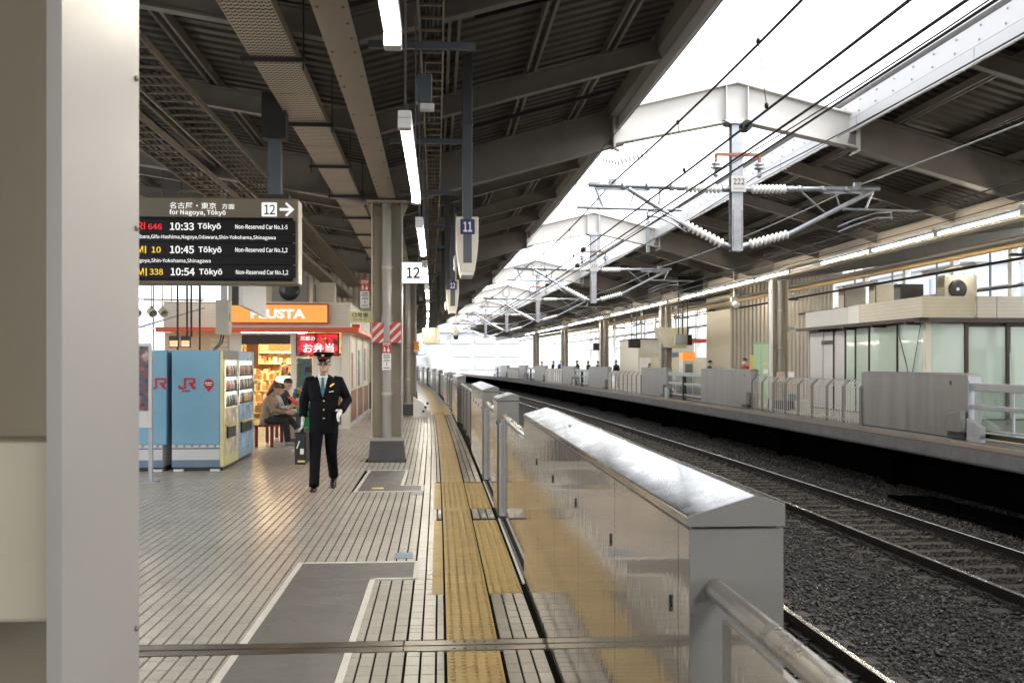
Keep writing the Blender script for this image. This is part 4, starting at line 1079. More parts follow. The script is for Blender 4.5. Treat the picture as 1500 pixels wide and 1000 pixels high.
bt('NOZOMI', 163, 215, 361, 371.5, LY); bt('10', 223, 236, 362, 370.5, LY); bt('10:45', 249, 283, 360.5, 371, LW, .014); bt('Tōkyō', 290, 323, 361, 369.5, LW, .014); bt('Non-Reserved Car No.1,2', 342, 417, 362, 368.5, LW, .008)
bt('Nagoya,Shin-Yokohama,Shinagawa', 198, 307, 379, 384.5, LW, .006)
bt('NOZOMI', 164, 216, 393, 404, LY); bt('338', 221, 240, 394, 402.5, LY); bt('10:54', 250, 284, 392.5, 403, LW, .014); bt('Tōkyō', 291, 324, 393, 401.5, LW, .014); bt('Non-Reserved Car No.1,2', 343, 418, 394.5, 401, LW, .008)
for x in (-1.82, -3.9):
    MB().box(x-.07,x+.07,DY+.10,DY+.22,DZ1,4.15).build('hanger_post', M['bluegrey'], t); MB().box(x-.13,x+.13,DY+.06,DY+.26,4.1,4.6).build('hanger_head', M['blackmetal'], t)
    MB().box(x-.16,x+.16,DY+.06,DY+.26,DZ1,DZ1+.05).build('hanger_foot', M['blackmetal'], t)

# ------------------------------------------------------------------ signs on the striped column
X2, Y2 = -.855, 16.85
b = MB()
mw, mr = 0, 1
zz0, zz1 = 1.97, 2.30
b.box(X2-.235,X2+.235,Y2-.212,Y2-.207,zz0,zz1, m=0)
for k in range(-3, 6):
    xa = -.235+.16*k
    P0 = [(xa,0),(xa+.095,0),(xa+.095+.35,.35),(xa+.35,.35)]
    # clip to panel in x
    def clip(poly, lim, sgn):
        out = []
        for i in range(len(poly)):
            p, q = poly[i], poly[(i+1)%len(poly)]
            ip, iq = sgn*(p[0]-lim) <= 0, sgn*(q[0]-lim) <= 0
            if ip: out.append(p)
            if ip != iq:
                tt = (lim-p[0])/(q[0]-p[0]); out.append((lim, p[1]+tt*(q[1]-p[1])))
        return out
    P0 = clip(clip(P0, .235, 1), -.235, -1)
    if len(P0) > 2: b.ext([(p[0], p[1]) for p in P0], (X2, Y2-.2125, zz0), (1,0,0), (0,0,1), (0,-1,0), .003, m=1)
o = b.build('striped_band', [M['lightgrey'], M['red']], col2); o['label'] = 'red and white diagonally striped band around the column'
MB().cyl((X2,Y2-.13,1.98),(X2,Y2-.13,2.42),.0995,n=16).build('pipe_sleeve', M['beige_daylit'], col2)
def stop_sign(name, x, y, z, label):
    t = thing(name, label, 'sign', (x, y, z), group='STOP button signs')
    up = MB().box(x-.075,x+.075,y-.008,y,z+.28,z+.47).build('red_plate', M['red'], t)
    fit('STOP', .12, .05, M['white'], up, (x,y-.011,z+.405), align='CENTER', bold=.01)
    b = MB(); b.ell((x-.035,y-.010,z+.365),(.013,.003,.013),8,5); b.ext([(-.05,.30),(-.035,.30),(-.03,.33),(-.02,.30),(-.01,.30),(-.025,.355),(-.045,.355)], (x,y-.010,z), (1,0,0),(0,0,1),(0,-1,0),.003)
    b.box(x+.01,x+.05,y-.013,y-.009,z+.30,z+.345); b.box(x+.022,x+.034,y-.013,y-.009,z+.345,z+.385); b.build('pictogram', M['white'], up)
    lo = MB().box(x-.075,x+.075,y-.007,y,z,z+.275).build('white_plate', M['white'], t)
    b = MB()
    for k, (w, zz, h) in enumerate(((.10,.235,.014),(.11,.20,.014),(.09,.165,.010),(.11,.14,.008),(.012,.075,.045),(.10,.03,.012))): b.box(x-w/2,x+w/2,y-.0095,y-.008,z+zz,z+zz+h)
    b.build('print_line', M['black'], lo)
    return t
stop_sign('stop_sign', X2-.0, Y2-.235, 1.52, 'red and white STOP sign on the striped column below its band')
stop_sign('stop_sign', X2-.37, Y2-.05, 2.56, 'red and white STOP sign hanging left of the striped column')
for z in (2.62,2.8,2.98): MB().bar((X2-.37,Y2-.03,z),(X2-.25,Y2-.03,z),.012,.012).build('sign_clamp', M['blackmetal'], col2)
t = thing('car_number_sign', 'yellow Car No.12 sign on the left side of the striped column', 'sign', (X2-.45, Y2-.05, 2.33))
MB().box(X2-.64,X2-.26,Y2-.07,Y2-.045,2.31,2.50).build('plate', M['palesign'], t)
fit('12号車', .26, .07, M['black'], t, (X2-.45,Y2-.073,2.405), align='CENTER', bold=.01); fit('Car No.12', .22, .035, M['black'], t, (X2-.45,Y2-.073,2.345), align='CENTER')

# ------------------------------------------------------------------ kiosk
KY = 24.9; KX1 = -2.15; KX0 = -6.6; KYE = 33.2
t = thing('station_kiosk', 'cream station kiosk with orange PLUSTA sign, red fascia and warmly lit interior', 'kiosk', (-3.6, KY, 0))
def kb(name, x0, x1, y0, y1, z0, z1, mt, bev=0, par=None): return MB().box(x0,x1,y0,y1,z0,z1).build(name, mt, par or t, bevel=bev)
WALL = M['creamwhite']
kb('front_pillar', -5.05,-4.76,KY,KY+.15,0,2.38,WALL); kb('front_pillar', -3.57,-3.44,KY,KY+.15,0,2.38,WALL); kb('front_pillar', -2.33,KX1,KY,KY+.15,0,2.38,WALL)
kb('wall_panel', -3.04,-2.335,KY+.03,KY+.12,.95,1.78,WALL); kb('transom', -3.44,-2.33,KY+.01,KY+.13,1.765,1.80,WALL); kb('front_wainscot', -3.44,-2.33,KY+.02,KY+.12,.10,.93,M['wood']); kb('sill', -3.44,-2.33,KY-.01,KY+.13,.925,.965,WALL); kb('base', -3.44,-2.33,KY+.01,KY+.12,0,.10,M['lightgrey'])
kb('window', -3.43,-3.05,KY+.05,KY+.06,.97,1.76,M['glass_tint']); kb('window_back', -3.42,-3.06,KY+.10,KY+.12,.98,1.75,mat('menu_board', (.14,.24,.2), .4, var=.5, scale=9)); kb('menu_card', -3.22,-3.08,KY+.035,KY+.045,1.40,1.55,M['black'])
kb('left_wall', KX0,-5.05,KY+.02,KY+.12,0,2.38,mat('peach_wall', (.62,.42,.26), .5, var=.1))
for k in range(9): kb('louvre', -5.5,-5.08,KY-.02,KY+.02,1.2+.12*k,1.28+.12*k,M['cream'])
kb('lintel_panel', -4.75,-3.58,KY-.01,KY+.1,2.10,2.33,M['brown']); kb('lintel', -4.76,-3.57,KY+.0,KY+.12,2.33,2.38,WALL)
# bento sign
sg = kb('bento_sign', -3.43,-2.38,KY-.06,KY-.005,1.81,2.375,M['black'])
m_, N, L_, P = new_mat('bento_sign_face'); tc = N.new('ShaderNodeTexCoord'); ns = N.new('ShaderNodeTexNoise'); ns.inputs['Scale'].default_value = 5; ns.inputs['Detail'].default_value = 4
L_.new(tc.outputs['Object'], ns.inputs['Vector']); cr = N.new('ShaderNodeValToRGB'); cr.color_ramp.elements[0].color = (.02,.004,.006,1); cr.color_ramp.elements[0].position = .35; cr.color_ramp.elements[1].color = (.55,.02,.03,1); cr.color_ramp.elements[1].position = .55
L_.new(ns.outputs[0], cr.inputs[0]); L_.new(cr.outputs[0], P.inputs['Base Color']); L_.new(cr.outputs[0], P.inputs['Emission Color']); P.inputs['Emission Strength'].default_value = .35
kb('sign_face', -3.40,-2.41,KY-.066,KY-.0605,1.84,2.345,m_,0,sg)
fit('京都の', .36, .10, SW, sg, (-3.33,KY-.069,2.20), bold=.02); fit('お弁当', .76, .22, SW, sg, (-3.28,KY-.069,1.91), bold=.03)
MB().lathe([(.055,0),(.055,.004)], (-2.75,KY-.068,2.24), (0,-1,0), 14).build('sun_disc', M['gold'], sg)
# parapet, fascia, roof
for k in range(9): kb('parapet_slat', KX0+.02,KX1+.02,KY-.15,KY-.12+.0*k,2.505+.067*k,2.560+.067*k,M['creamwhite'])
kb('parapet_core', KX0,KX1,KY-.118,KYE,2.50,3.07,M['cream'])
for k in range(9): kb('side_parapet_slat', KX1+.021,KX1+.05,KY-.15,KYE,2.505+.067*k,2.560+.067*k,M['creamwhite'])
kb('parapet_cap', KX0,KX1+.06,KY-.17,KYE,3.105,3.13,M['creamwhite'])
kb('front_fascia', KX0-.1,KX1+.28,KY-.45,KY-.16,2.385,2.50,M['orange_red'], .01); kb('side_fascia', KX1+.0,KX1+.28,KY-.158,KYE,2.386,2.499,M['orange_red'], .01)
kb('ceiling', KX0,KX1,KY-.0,KYE,2.44,2.499,WALL)
os_ = kb('shop_sign', -5.05,-2.62,KY-.26,KY-.152,2.60,3.085,M['red'], .006)
kb('sign_light_panel', -5.02,-2.65,KY-.27,KY-.2605,2.63,3.055,glow('orange_light_panel', (1.0,.42,.10), .25),0,os_)
fit('PLUSTA', 1.32, .22, SW, os_, (-4.50,KY-.2725,2.735), bold=.05)
kb('side_sign', KX1+.06,KX1+.24,KY+.5,KY+1.1,2.42,2.62,M['orange_red'])
# side wall with posts, wainscot, posters
ys = [KY+.16, 27.6, 30.3, 33.0]
for y in ys: kb('side_post', KX1-.12,KX1+.03,y-.0,y+.14,0,2.385,WALL)
for a, c in zip(ys, ys[1:]):
    kb('side_wainscot', KX1-.08,KX1-.005,a+.145,c-.005,.12,.93,M['wood']); kb('side_base', KX1-.1,KX1+.01,a+.145,c-.005,0,.115,M['lightgrey']); kb('side_rail', KX1-.1,KX1+.015,a+.145,c-.005,.935,.985,WALL); kb('side_wall', KX1-.08,KX1-.02,a+.145,c-.005,.99,2.38,WALL)
po = [(.25,.5,1.2,2.0,M['black']),(.62,1.0,1.05,2.2,mat('poster_a',(.6,.45,.3),.5,var=.6,scale=5)),(1.15,1.5,1.0,1.9,mat('poster_b',(.35,.12,.12),.5,var=.6,scale=5)),(2.95,3.4,1.1,2.25,M['white']),(3.6,4.2,1.0,2.0,mat('poster_c',(.08,.08,.09),.3,var=.8,scale=6)),(5.6,6.4,1.1,2.1,M['black']),(6.6,7.2,1.1,2.1,mat('poster_d',(.4,.4,.42),.5,var=.5,scale=5))]
for (a, c, z0, z1, mt) in po: kb('side_poster', KX1-.019,KX1-.005,KY+a+.06,KY+c+.06,z0,z1,mt)
# interior
kb('floor_mat', -4.76,-2.4,KY+.16,30,.002,.008,M['tile']); kb('back_wall', -6.4,-2.3,29.9,30,0,2.43,mat('warm_wall',(.7,.5,.28),.6))
kb('interior_side', -6.45,-6.4,KY+.2,29.9,0,2.43,mat('warm_wall2',(.7,.5,.28),.6))
WL = glow('kiosk_lamp', (1.0,.74,.40), 20.0)
for y in (25.7, 27.3, 28.8): kb('ceiling_lamp', -4.9,-3.3,y,y+.22,2.40,2.435,WL)
kb('red_banner', -4.35,-3.8,26.5,26.53,1.95,2.25,M['orange_red'])
kb('wood_panel', -4.74,-4.45,25.5,25.55,1.5,2.35,M['wood'])
PC = [mat('goods_%d' % i, c, .5) for i, c in enumerate(((.7,.5,.18),(.55,.16,.08),(.75,.68,.5),(.5,.3,.12),(.35,.3,.12),(.2,.16,.12),(.8,.6,.3)))]
def shelf(x0, x1, y, nz, dz=.32, z0=.35, turn=False, tight=.09):
    for k in range(nz):
        z = z0+dz*k
        kb('shelf', x0,x1,y,y+.35,z-.02,z,M['creamwhite'])
        b = MB(); x = x0+.02
        while x < x1-.1:
            w = random.uniform(.035,tight); h = random.uniform(.06,dz-.08); b.box(x,x+w,y+.02,y+.25,z,z+h,m=random.randrange(7)); x += w+.008
        b.build('goods', PC, t)
shelf(-6.2,-2.5,29.4,6); shelf(-4.9,-4.0,27.2,4,.3,.3); shelf(-3.9,-3.4,26.3,4,.26,.25); shelf(-6.2,-4.8,26.6,5,.3,.4)
# equipment on the kiosk roof
for i, (x, y, w, d, h) in enumerate(((-3.75,26.2,.9,.4,.75),(-2.9,26.6,.55,.5,.62),(-4.7,26.6,.4,.4,.4))):
    u = thing('rooftop_unit', ['dark air conditioner with round fan on the kiosk roof','beige box unit at the right of the kiosk roof','small grey box at the left of the kiosk roof'][i], 'air conditioner', (x,y,3.13), group='units on the kiosk roof')
    MB().box(x-w/2,x+w/2,y-d/2,y+d/2,3.16,3.13+h).build('casing', M['roofsteel'] if i == 0 else M['acgrey'], u, bevel=.01)
    MB().box(x-w/2+.05,x+w/2-.05,y-d/2+.03,y+d/2-.03,3.128,3.16).build('feet', M['blackmetal'], u)
    if i == 0: MB().lathe([(.24,0),(.26,.015),(.26,.02),(.10,.025)], (x,y-d/2,3.13+h/2), (0,-1,0), 20).build('fan_guard', M['black'], u)
    else: MB().box(x-w/2+.04,x-w/2+.06,y-d/2-.004,y-d/2,3.25,3.05+h).build('panel_seam', M['blackmetal'], u)
b = MB(); b.box(-2.9,-.0,36,36.2,0,4.6) ; 
# corrugated wall behind the kiosk
t = thing('corrugated_partition', 'grey corrugated metal partition behind the kiosk', 'wall', (-2.5, 36, 0))
pts = []; x = -7.2
while x < -1.6: pts += [(x,0),(x+.07,0),(x+.1,-.05),(x+.17,-.05)]; x += .2
V = [(x, 36+d, z) for z in (.95, 4.9) for x, d in pts]; n = len(pts)
MB().add(V, [(i,i+1,n+i+1,n+i) for i in range(n-1)]).build('corrugated_sheet', M['corr'], t)
MB().box(-7.2,-1.6,36.0,36.06,0,.95).build('plinth_panel', M['base'], t); MB().box(-1.62,-1.55,35.93,38,0,4.9).build('edge_post', M['beige'], t)
MB().box(-4.6,-1.7,35.9,35.94,2.75,2.85).build('red_pipe_cover', M['red'], t)

# ------------------------------------------------------------------ vending machines
def vending(x0, x1, y0, y1, label, front=1, style=0, logo=True):
    t = thing('vending_machine', label, 'vending machine', ((x0+x1)/2,(y0+y1)/2,0), group='vending machines by the kiosk')
    H = 1.83; fx = x1 if front > 0 else x0
    body = M['blue'] if style != 1 else M['blue2']
    MB().box(x0,x1-.06 if front>0 else x1,y0,y1,.40,H).build('cabinet', body, t, bevel=.012)
    b = MB(); b.box(x0+.002,x1-.062,y0+.002,y1-.002,.06,.398); b.build('lower_cabinet', M['lightgrey'], t)
    MB().box(x0,x1-.06,y0-.002,y0+.001,.335,.35).build('navy_line', M['navyline'], t); MB().box(x0,x1-.06,y0-.002,y0+.001,.06,.17).build('slate_band', M['slate'], t)
    for k in range(6):
        xx = x0+.07+(x1-x0-.2)*k/5
        MB().lathe([(.022,0),(.022,.003)], (xx,y0+.002,.385-.0),(0,-1,0),10).build('round_mark', M['galv'], t)
    for xx in (x0+.03,x1-.2): MB().box(xx,xx+.14,y0-.02,y0+.05,0,.03).build('levelling_foot', M['white'], t)
    MB().box(x0+.03,x1-.03,y0+.06,y1-.05,.0,.06).build('underside', M['black'], t)
    if front > 0:
        dr = MB().box(x1-.058,x1,y0,y1,.06,H).build('front_door', M['palesign'] if style == 0 else M['blue2'], t, bevel=.01)
        MB().box(x1-.055,x1+.004,y0+.001,y1-.001,H-.14,H-.002).build('header_panel', M['roofsteel'] if style == 0 else M['blue2'], dr)
        MB().box(x1-.001,x1+.003,y0+.10,y1-.22,.95,H-.16).build('display_back', mat('display_white',(.75,.75,.72),.4,emit=(1,.97,.9),es=.55 if style==0 else .2), dr)
        BC = [mat('bottle_%d%d' % (style,i), c, .3) for i, c in enumerate(((.25,.36,.25),(.6,.5,.3),(.5,.2,.18),(.5,.58,.62),(.1,.1,.1)))]
        for k in range(3):
            z = .99+.23*k; b = MB(); y = y0+.14
            while y < y1-.26:
                b.lathe([(.022,0),(.022,.09),(.009,.125),(.009,.15)], (x1+.016,y,z), n=8, m=random.randrange(5)); y += .085
            b.build('bottle_row', BC, dr); MB().box(x1,x1+.03,y0+.11,y1-.23,z-.03,z-.002).build('button_strip', M['black'], dr)
            MB().box(x1+.002,x1+.008,y0+.12,y1-.24,z-.028,z-.012).build('price_strip', M['white'], dr)
        MB().box(x1-.0005,x1+.002,y0+.03,y1-.03,.22,.92).build('advert_panel', mat('advert_%d' % style,(.62,.55,.42) if style==0 else (.28,.42,.58),.4,var=.7,scale=5), dr)
        MB().box(x1,x1+.02,y1-.18,y1-.06,.95,1.45).build('coin_panel', M['white'], dr); MB().box(x1+.02,x1+.026,y1-.15,y1-.09,1.1,1.3).build('coin_slot', M['black'], dr)
        MB().box(x1+.003,x1+.03,y0+.2,y1-.35,.48,.66).build('delivery_flap', M['black'], dr); MB().box(x1+.02,x1+.07,y0+.15,y1-.3,.66,.69).build('tray_handle', M['yellowsign'], dr)
        if style == 0: MB().box(x1-.001,x1+.006,y0-.001,y0+.03,.06,H-.14).build('yellow_edge', M['yellowsign'], dr)
    return t
v0 = vending(-4.02,-3.25,15.35,16.5, 'blue vending machine with red JR logo and pin mark on its side')
vending(-4.02,-3.27,16.56,18.0, 'pale blue vending machine standing behind the one with the pin mark', style=1)
v2 = vending(-4.86,-4.10,15.35,16.5, 'blue vending machine left of the one with the pin mark, back to back', front=-1)
RL = mat('logo_red', (.48,.02,.025), .4)
def jr(t, x, z, s=1.0, y=15.345):
    b = MB(); u = .0042*s
    # letter J
    b.ext([(0,14*u),(6*u,14*u),(6*u,10*u),(8*u,7*u),(20*u,7*u),(20*u,34*u),(27*u,34*u),(27*u,4*u),(23*u,0),(5*u,0),(0,5*u)], (x,y-.004,z), (1,0,0),(0,0,1),(0,1,0),.005)
    # letter R joined at the top
    b.ext([(20*u,34*u),(20*u,40*u),(56*u,40*u),(60*u,36*u),(60*u,22*u),(56*u,18*u),(50*u,18*u),(62*u,0),(52*u,0),(36*u,20*u),(36*u,24*u),(52*u,24*u),(52*u,34*u)], (x,y-.0045,z), (1,0,0),(0,0,1),(0,1,0),.005)
    b.build('logo', RL, t)
jr(v0, -3.92, 1.24); fit('JR東海', .13, .026, RL, v0, (-3.87,15.345,1.20), bold=.02)
text('×', .07, M['white'], v0, (-3.645,15.345,1.265))
b = MB(); pts = [(.075*math.cos(a), .075*math.sin(a)) for a in np.linspace(-.55, math.pi+.55, 22)] + [(0,-.125)]
b.ext(pts, (-3.47,15.349,1.32), (1,0,0),(0,0,1),(0,-1,0),.006); pin = b.build('pin_mark', RL, v0)
b = MB()
for (a, c, z, h) in ((-.055,-.025,1.32,.022),(-.018,.01,1.32,.022),(.016,.05,1.325,.016),(-.04,.04,1.298,.010)): b.box(-3.47+a,-3.47+c,15.340,15.3435,z,z+h)
b.build('pin_print', M['white'], pin)
jr(v2, -4.35, 1.24)
# poster stand at the left
t = thing('poster_stand', 'poster board on a steel post before the left vending machine', 'poster stand', (-4.02,14.0,0))
MB().box(-3.98,-3.93,13.97,14.03,0,1.75).build('post', M['dullsteel'], t); MB().box(-4.06,-3.86,13.9,14.1,0,.015).build('foot', M['dullsteel'], t)
MB().box(-4.75,-3.93,13.93,13.969,.75,1.9).build('board', M['lightgrey'], t, bevel=.006)
m_, N, L_, P = new_mat('autumn_poster'); tc = N.new('ShaderNodeTexCoord'); ns = N.new('ShaderNodeTexNoise'); ns.inputs['Scale'].default_value = 7; ns.inputs['Detail'].default_value = 7; L_.new(tc.outputs['Object'], ns.inputs['Vector'])
cr = N.new('ShaderNodeValToRGB'); e = cr.color_ramp.elements; e[0].position = .36; e[0].color = (.02,.03,.05,1); e[1].position = .66; e[1].color = (.5,.5,.5,1); q = e.new(.5); q.color = (.22,.05,.04,1); q = e.new(.43); q.color = (.07,.09,.14,1)
L_.new(ns.outputs[0], cr.inputs[0]); L_.new(cr.outputs[0], P.inputs['Base Color']); P.inputs['Roughness'].default_value = .3
MB().box(-4.71,-3.97,13.922,13.929,.98,1.86).build('poster', m_, t)

# things hung between board and kiosk
t = thing('junction_cabinet', 'grey electric cabinet on a hanging pole left of the orange sign', 'cabinet', (-3.72,17.6,2.1))
MB().box(-3.83,-3.61,17.5,17.75,2.12,2.72).build('cabinet', M['acgrey'], t, bevel=.008); MB().box(-3.76,-3.66,17.58,17.68,2.72,5.2).build('pole', M['dullsteel'], t); MB().box(-3.612,-3.604,17.56,17.6,2.35,2.5).build('handle', M['black'], t)
b = MB()
for k in (0,.04): b.tube([(-3.75+k,17.6,2.12),(-3.77+k,17.55,1.98),(-3.83+k,17.3,1.86)], .012, 6)
b.build('cable', M['cable'], t)
t = thing('hanging_shop_sign', 'white hanging sign with red stripe before the orange sign', 'sign', (-3.55,19.8,2.6))
MB().loft([[(-3.80,19.4,2.74),(-3.46,20.2,2.55),(-3.42,20.25,2.55),(-3.72,19.42,2.74)],[(-3.80,19.4,3.25),(-3.46,20.2,3.3),(-3.42,20.25,3.3),(-3.72,19.42,3.25)]], False).build('panel', M['white'], t)
MB().box(-3.92,-3.805,19.38,19.44,2.74,3.25).build('edge', M['black'], t)
MB().add([(-3.7995,19.385,2.85),(-3.455,20.19,2.70),(-3.455,20.19,2.74),(-3.7995,19.385,2.89)], [(0,1,2,3)]).build('stripe', M['red'], t)
for y, x in ((19.5,-3.72),(20.2,-3.42)): MB().cyl((x,y,3.2),(x,y,5.3),.012,n=6).build('rod', M['blackmetal'], t)
for i, x in enumerate((-5.65,-5.45,-5.36,-5.18)):
    tag(MB().cyl((x-.1,22,1.9 if i in (0,3) else 2.2),(x-.1,22,5.2),.022,n=8).build('hanging_rod', M['blackmetal']), f'black hanging rod left of the kiosk, {ORD[i]} from the left'.replace('nearest','first'), 'rod', 'black rods left of the kiosk')
for i, x in enumerate((-5.55,-5.30)):
    u = thing('hanging_monitor', ['left small monitor hanging above the vending machines','right small monitor hanging above the vending machines'][i], 'monitor', (x-.1,21.95,2.0), group='small hanging monitors')
    MB().box(x-.2,x,21.9,21.98,1.97,2.22).build('casing', M['black'], u); MB().box(x-.185,x-.015,21.894,21.899,1.99,2.12).build('screen', mat('monitor_%d' % i,(.4,.2,.1),.3,var=.8,scale=9,emit=(.9,.45,.25),es=.3), u)
for i, x in enumerate((-6.9,-6.55,-6.3)):
    u = thing('spotlight', f'hooded spotlight on a thin rod at the left glass wall, {["leftmost","middle","rightmost"][i]} of three', 'spotlight', (x,23.5,2.75), group='spotlights at the left')
    MB().cyl((x,23.5,2.9),(x,23.5,5.6),.012,n=6).build('rod', M['rust'], u); MB().lathe([(.05,0),(.09,.03),(.10,.18),(.085,.18),(.07,.06)], (x-.05,23.55,2.86), (.6,-.6,-.5), 12).build('hood', M['acgrey'], u); MB().cyl((x,23.5,2.95),(x,23.5,2.82),.03,n=8).build('joint', M['roofsteel'], u)
t = thing('hanging_brace_frame', 'thin grey brace rods between post and kiosk at the left', 'bracket', (-7.6,24.2,2))
MB().box(-7.5,-7.42,24.1,24.2,2.2,3.3).build('post', M['galv'], t); MB().cyl((-7.45,24.15,3.15),(-5.5,24.15,3.13),.02,n=6).build('rod', M['galv'], t); MB().cyl((-7.45,24.15,2.35),(-5.5,24.15,2.95),.02,n=6).build('rod', M['galv'], t); MB().cyl((-7.46,24.15,3.3),(-7.46,24.15,6.0),.015,n=6).build('hanger', M['galv'], t)
# colourful souvenir rack beside the kiosk door
t = thing('souvenir_rack', 'green rack of colourful goods behind the officer\'s briefcase', 'rack', (-2.95,22.9,0))
MB().box(-3.15,-2.85,22.8,23.2,.05,.75).build('stand', mat('rack_green',(.02,.25,.07),.4), t, bevel=.02)
b = MB()
for k in range(46): b.obox((random.uniform(-3.2,-2.8),random.uniform(22.75,23.2),random.uniform(.55,1.12)), (.07,.05,random.uniform(.06,.14)), (random.gauss(0,.3),random.gauss(0,.3),random.random()), m=random.randrange(7))
b.build('goods', [mat('rack_%d' % i, c, .45) for i, c in enumerate(((.5,.03,.03),(.05,.12,.4),(.6,.4,.05),(.03,.2,.08),(.7,.7,.68),(.02,.02,.02),(.35,.05,.2)))], t)
MB().cyl((-3.0,23,.05),(-3.0,23,1.1),.02,n=6).build('stem', M['blackmetal'], t)
# bench
t = thing('bench', 'dark red bench under the seated people beside the vending machines', 'bench', (-3.35,20.6,0))
for k in range(4): MB().box(-3.56+.11*k,-3.46+.11*k,19.5,22.4,.40,.44).build('seat_slat', M['redred'], t, bevel=.008)
for y in (19.6,20.9,22.2):
    for x in (-3.5,-3.2): MB().box(x-.03,x+.03,y-.03,y+.03,0,.40).build('leg', M['redred'], t)
# blue-white striped barrier behind the third column, orange lamp
t = thing('striped_chock', 'white box with blue stripes on the floor behind the second visible column', 'box', (-.52,30.4,0))
MB().ext([(0,0),(.5,0),(.5,.12),(.28,.45),(0,.6)], (-.62,30.2,0), (1,0,0),(0,0,1),(0,1,0),.5).build('body', M['white'], t)
for k in range(3): MB().obox((-.24-.06*k+.05,30.19,.42-.12*k+.0),(.07,.006,.06),(0,-.5,0)).build('stripe', M['navyline'], t)
t = thing('beacon', 'orange beacon on the second visible column', 'beacon', (-.58,31.1,2.05))
MB().box(-.60,-.44,31.05,31.2,2.05,2.30).build('lens', mat('orange_lens',(.8,.25,.02),.3), t, bevel=.01); MB().box(-.62,-.42,31.03,31.22,1.99,2.05).build('foot', M['creamwhite'], t)
t = thing('cream_lightbox', 'cream sign box beyond the second visible column', 'sign box', (-.3,37,2.3))
MB().box(-.35,.18,37,37.3,2.35,2.95).build('box', M['cream'], t, bevel=.02); MB().box(.185,.3,37,37.3,2.35,2.95).build('side', M['creamwhite'], t); MB().cyl((-.1,37.1,2.95),(-.1,37.1,5),.02,n=6).build('rod', M['blackmetal'], t)

# ------------------------------------------------------------------ opposite platform: waiting room
WX, WY, WZ = 13.0, 25.6, OZ
t = thing('waiting_room', 'waiting room with mint green glass walls and cream parapet', 'waiting room', (WX, WY, WZ))
def wb(name, x0, x1, y0, y1, z0, z1, mt, par=None, bev=0): return MB().box(x0,x1,y0,y1,z0,z1).build(name, mt, par or t, bevel=bev)
WE = 33.7; WR = 18.6
wb('floor_slab', WX,WR,WY,WE,WZ+.002,WZ+.05,M['concrete']); wb('roof_slab', WX,WR,WY,WE,2.86,2.95,M['creamwhite'])
# parapet panels, stepped in plan
for (xa, ya, xb, yb, z1, mt) in ((WX-.10,WY,WX-.10,29.4,3.40,M['creamwhite']),(WX-.10,29.42,WX-.02,30.4,3.41,M['white']),(WX-.02,30.42,WX-.02,WE+.2,3.36,M['lightgrey'])):
    MB().bar((xa,ya,3.1),(xb,yb,3.1),.10,(z1-2.80)).build('parapet_panel', mt, t)
for (xa, xb, ya, mt) in ((WX-.15,14.3,WY-.02,M['cream']),(14.32,14.85,WY-.10,M['creamwhite']),(14.87,16.9,WY-.10,M['creamwhite']),(16.92,WR,WY-.02,M['cream'])):
    pp = wb('parapet_panel', xa,xb,ya-.05,ya+.05,2.82,3.41,mt)
    for k in range(5): wb('board_joint', xa+.005,xb-.005,ya-.0515,ya-.0505,2.92+.1*k,2.925+.1*k,M['ochre'], pp)
for k in range(5): wb('board_joint', WX-.1515,WX-.1505,WY+.02,29.38,2.92+.1*k,2.925+.1*k,M['ochre'])
wb('canopy_edge', WX-.42,WX-.16,WY-.40,WE+.3,2.74,2.83,M['brown']); wb('canopy_edge', WX-.42,WR,WY-.40,WY-.14,2.70,2.825,M['brown'])
for k in range(4): wb('canopy_bracket', WX-.43,WX-.02,WY+.3+2.0*k,WY+.4+2.0*k,2.66,2.76,M['brown'])
# long wall facing the tracks
segs = [(WY+.16,27.2,'mint'),(27.28,29.0,'mint'),(29.1,29.95,'mint'),(30.02,30.7,'mint'),(30.8,31.6,'white'),(31.68,32.5,'white'),(32.55,WE,'white')]
for (a, c, k) in segs:
    mt = M['mint'] if k == 'mint' else M['lightgrey']
    wb('glass_pane' if k == 'mint' else 'wall_panel', WX,WX+.02,a,c,WZ+.05,2.70 if k == 'mint' else 2.66,mt)
    wb('mullion', WX-.03,WX+.05,c+.002,c+.07,WZ+.05,2.72,M['brown'] if a < 31 else M['lightgrey'])
wb('corner_post', WX-.02,WX+.14,WY,WY+.155,WZ+.05,2.74,M['creamwhite']); wb('head_rail', WX-.02,WX+.06,WY+.16,WE,2.70,2.86,M['brown'])
for (a, c) in ((27.2,26.4),(25.85,26.4)): MB().cyl((WX-.04,a,2.66),(WX-.04,c,1.1),.012,n=6).build('tension_rod', M['blackmetal'], t)
wb('door_frame', WX-.035,WX+.0,31.6,32.6,2.25,2.38,M['brown'])
# short wall facing the camera
for (a, c) in ((WX+.16,14.05),(14.15,15.2),(15.35,16.4),(16.5,17.5),(17.6,WR)):
    wb('glass_pane', a,c,WY+.02,WY+.04,WZ+.05,2.62 if 14.1<a<16.4 else 2.68,M['mint'])
    wb('mullion', c+.005,c+.095,WY-.03,WY+.07,WZ+.05,2.70,M['brown'])
wb('door_head', 14.1,16.45,WY-.02,WY+.06,2.60,2.70,M['brown']); wb('head_rail', WX+.14,WR,WY+.0,WY+.06,2.70,2.86,M['brown'])
wb('door_handle', 15.18,15.22,WY-.045,WY-.03,1.0,1.3,M['black']); wb('sensor', 15.1,15.45,WY-.17,WY-.14,2.64,2.69,M['black'])
wb('back_wall', WX+2.2,WX+2.25,WY+.2,WE,WZ+.05,2.84,M['creamwhite'])
wb('end_wall', WX,WR,WE-.05,WE,WZ+.05,2.84,M['lightgrey'])
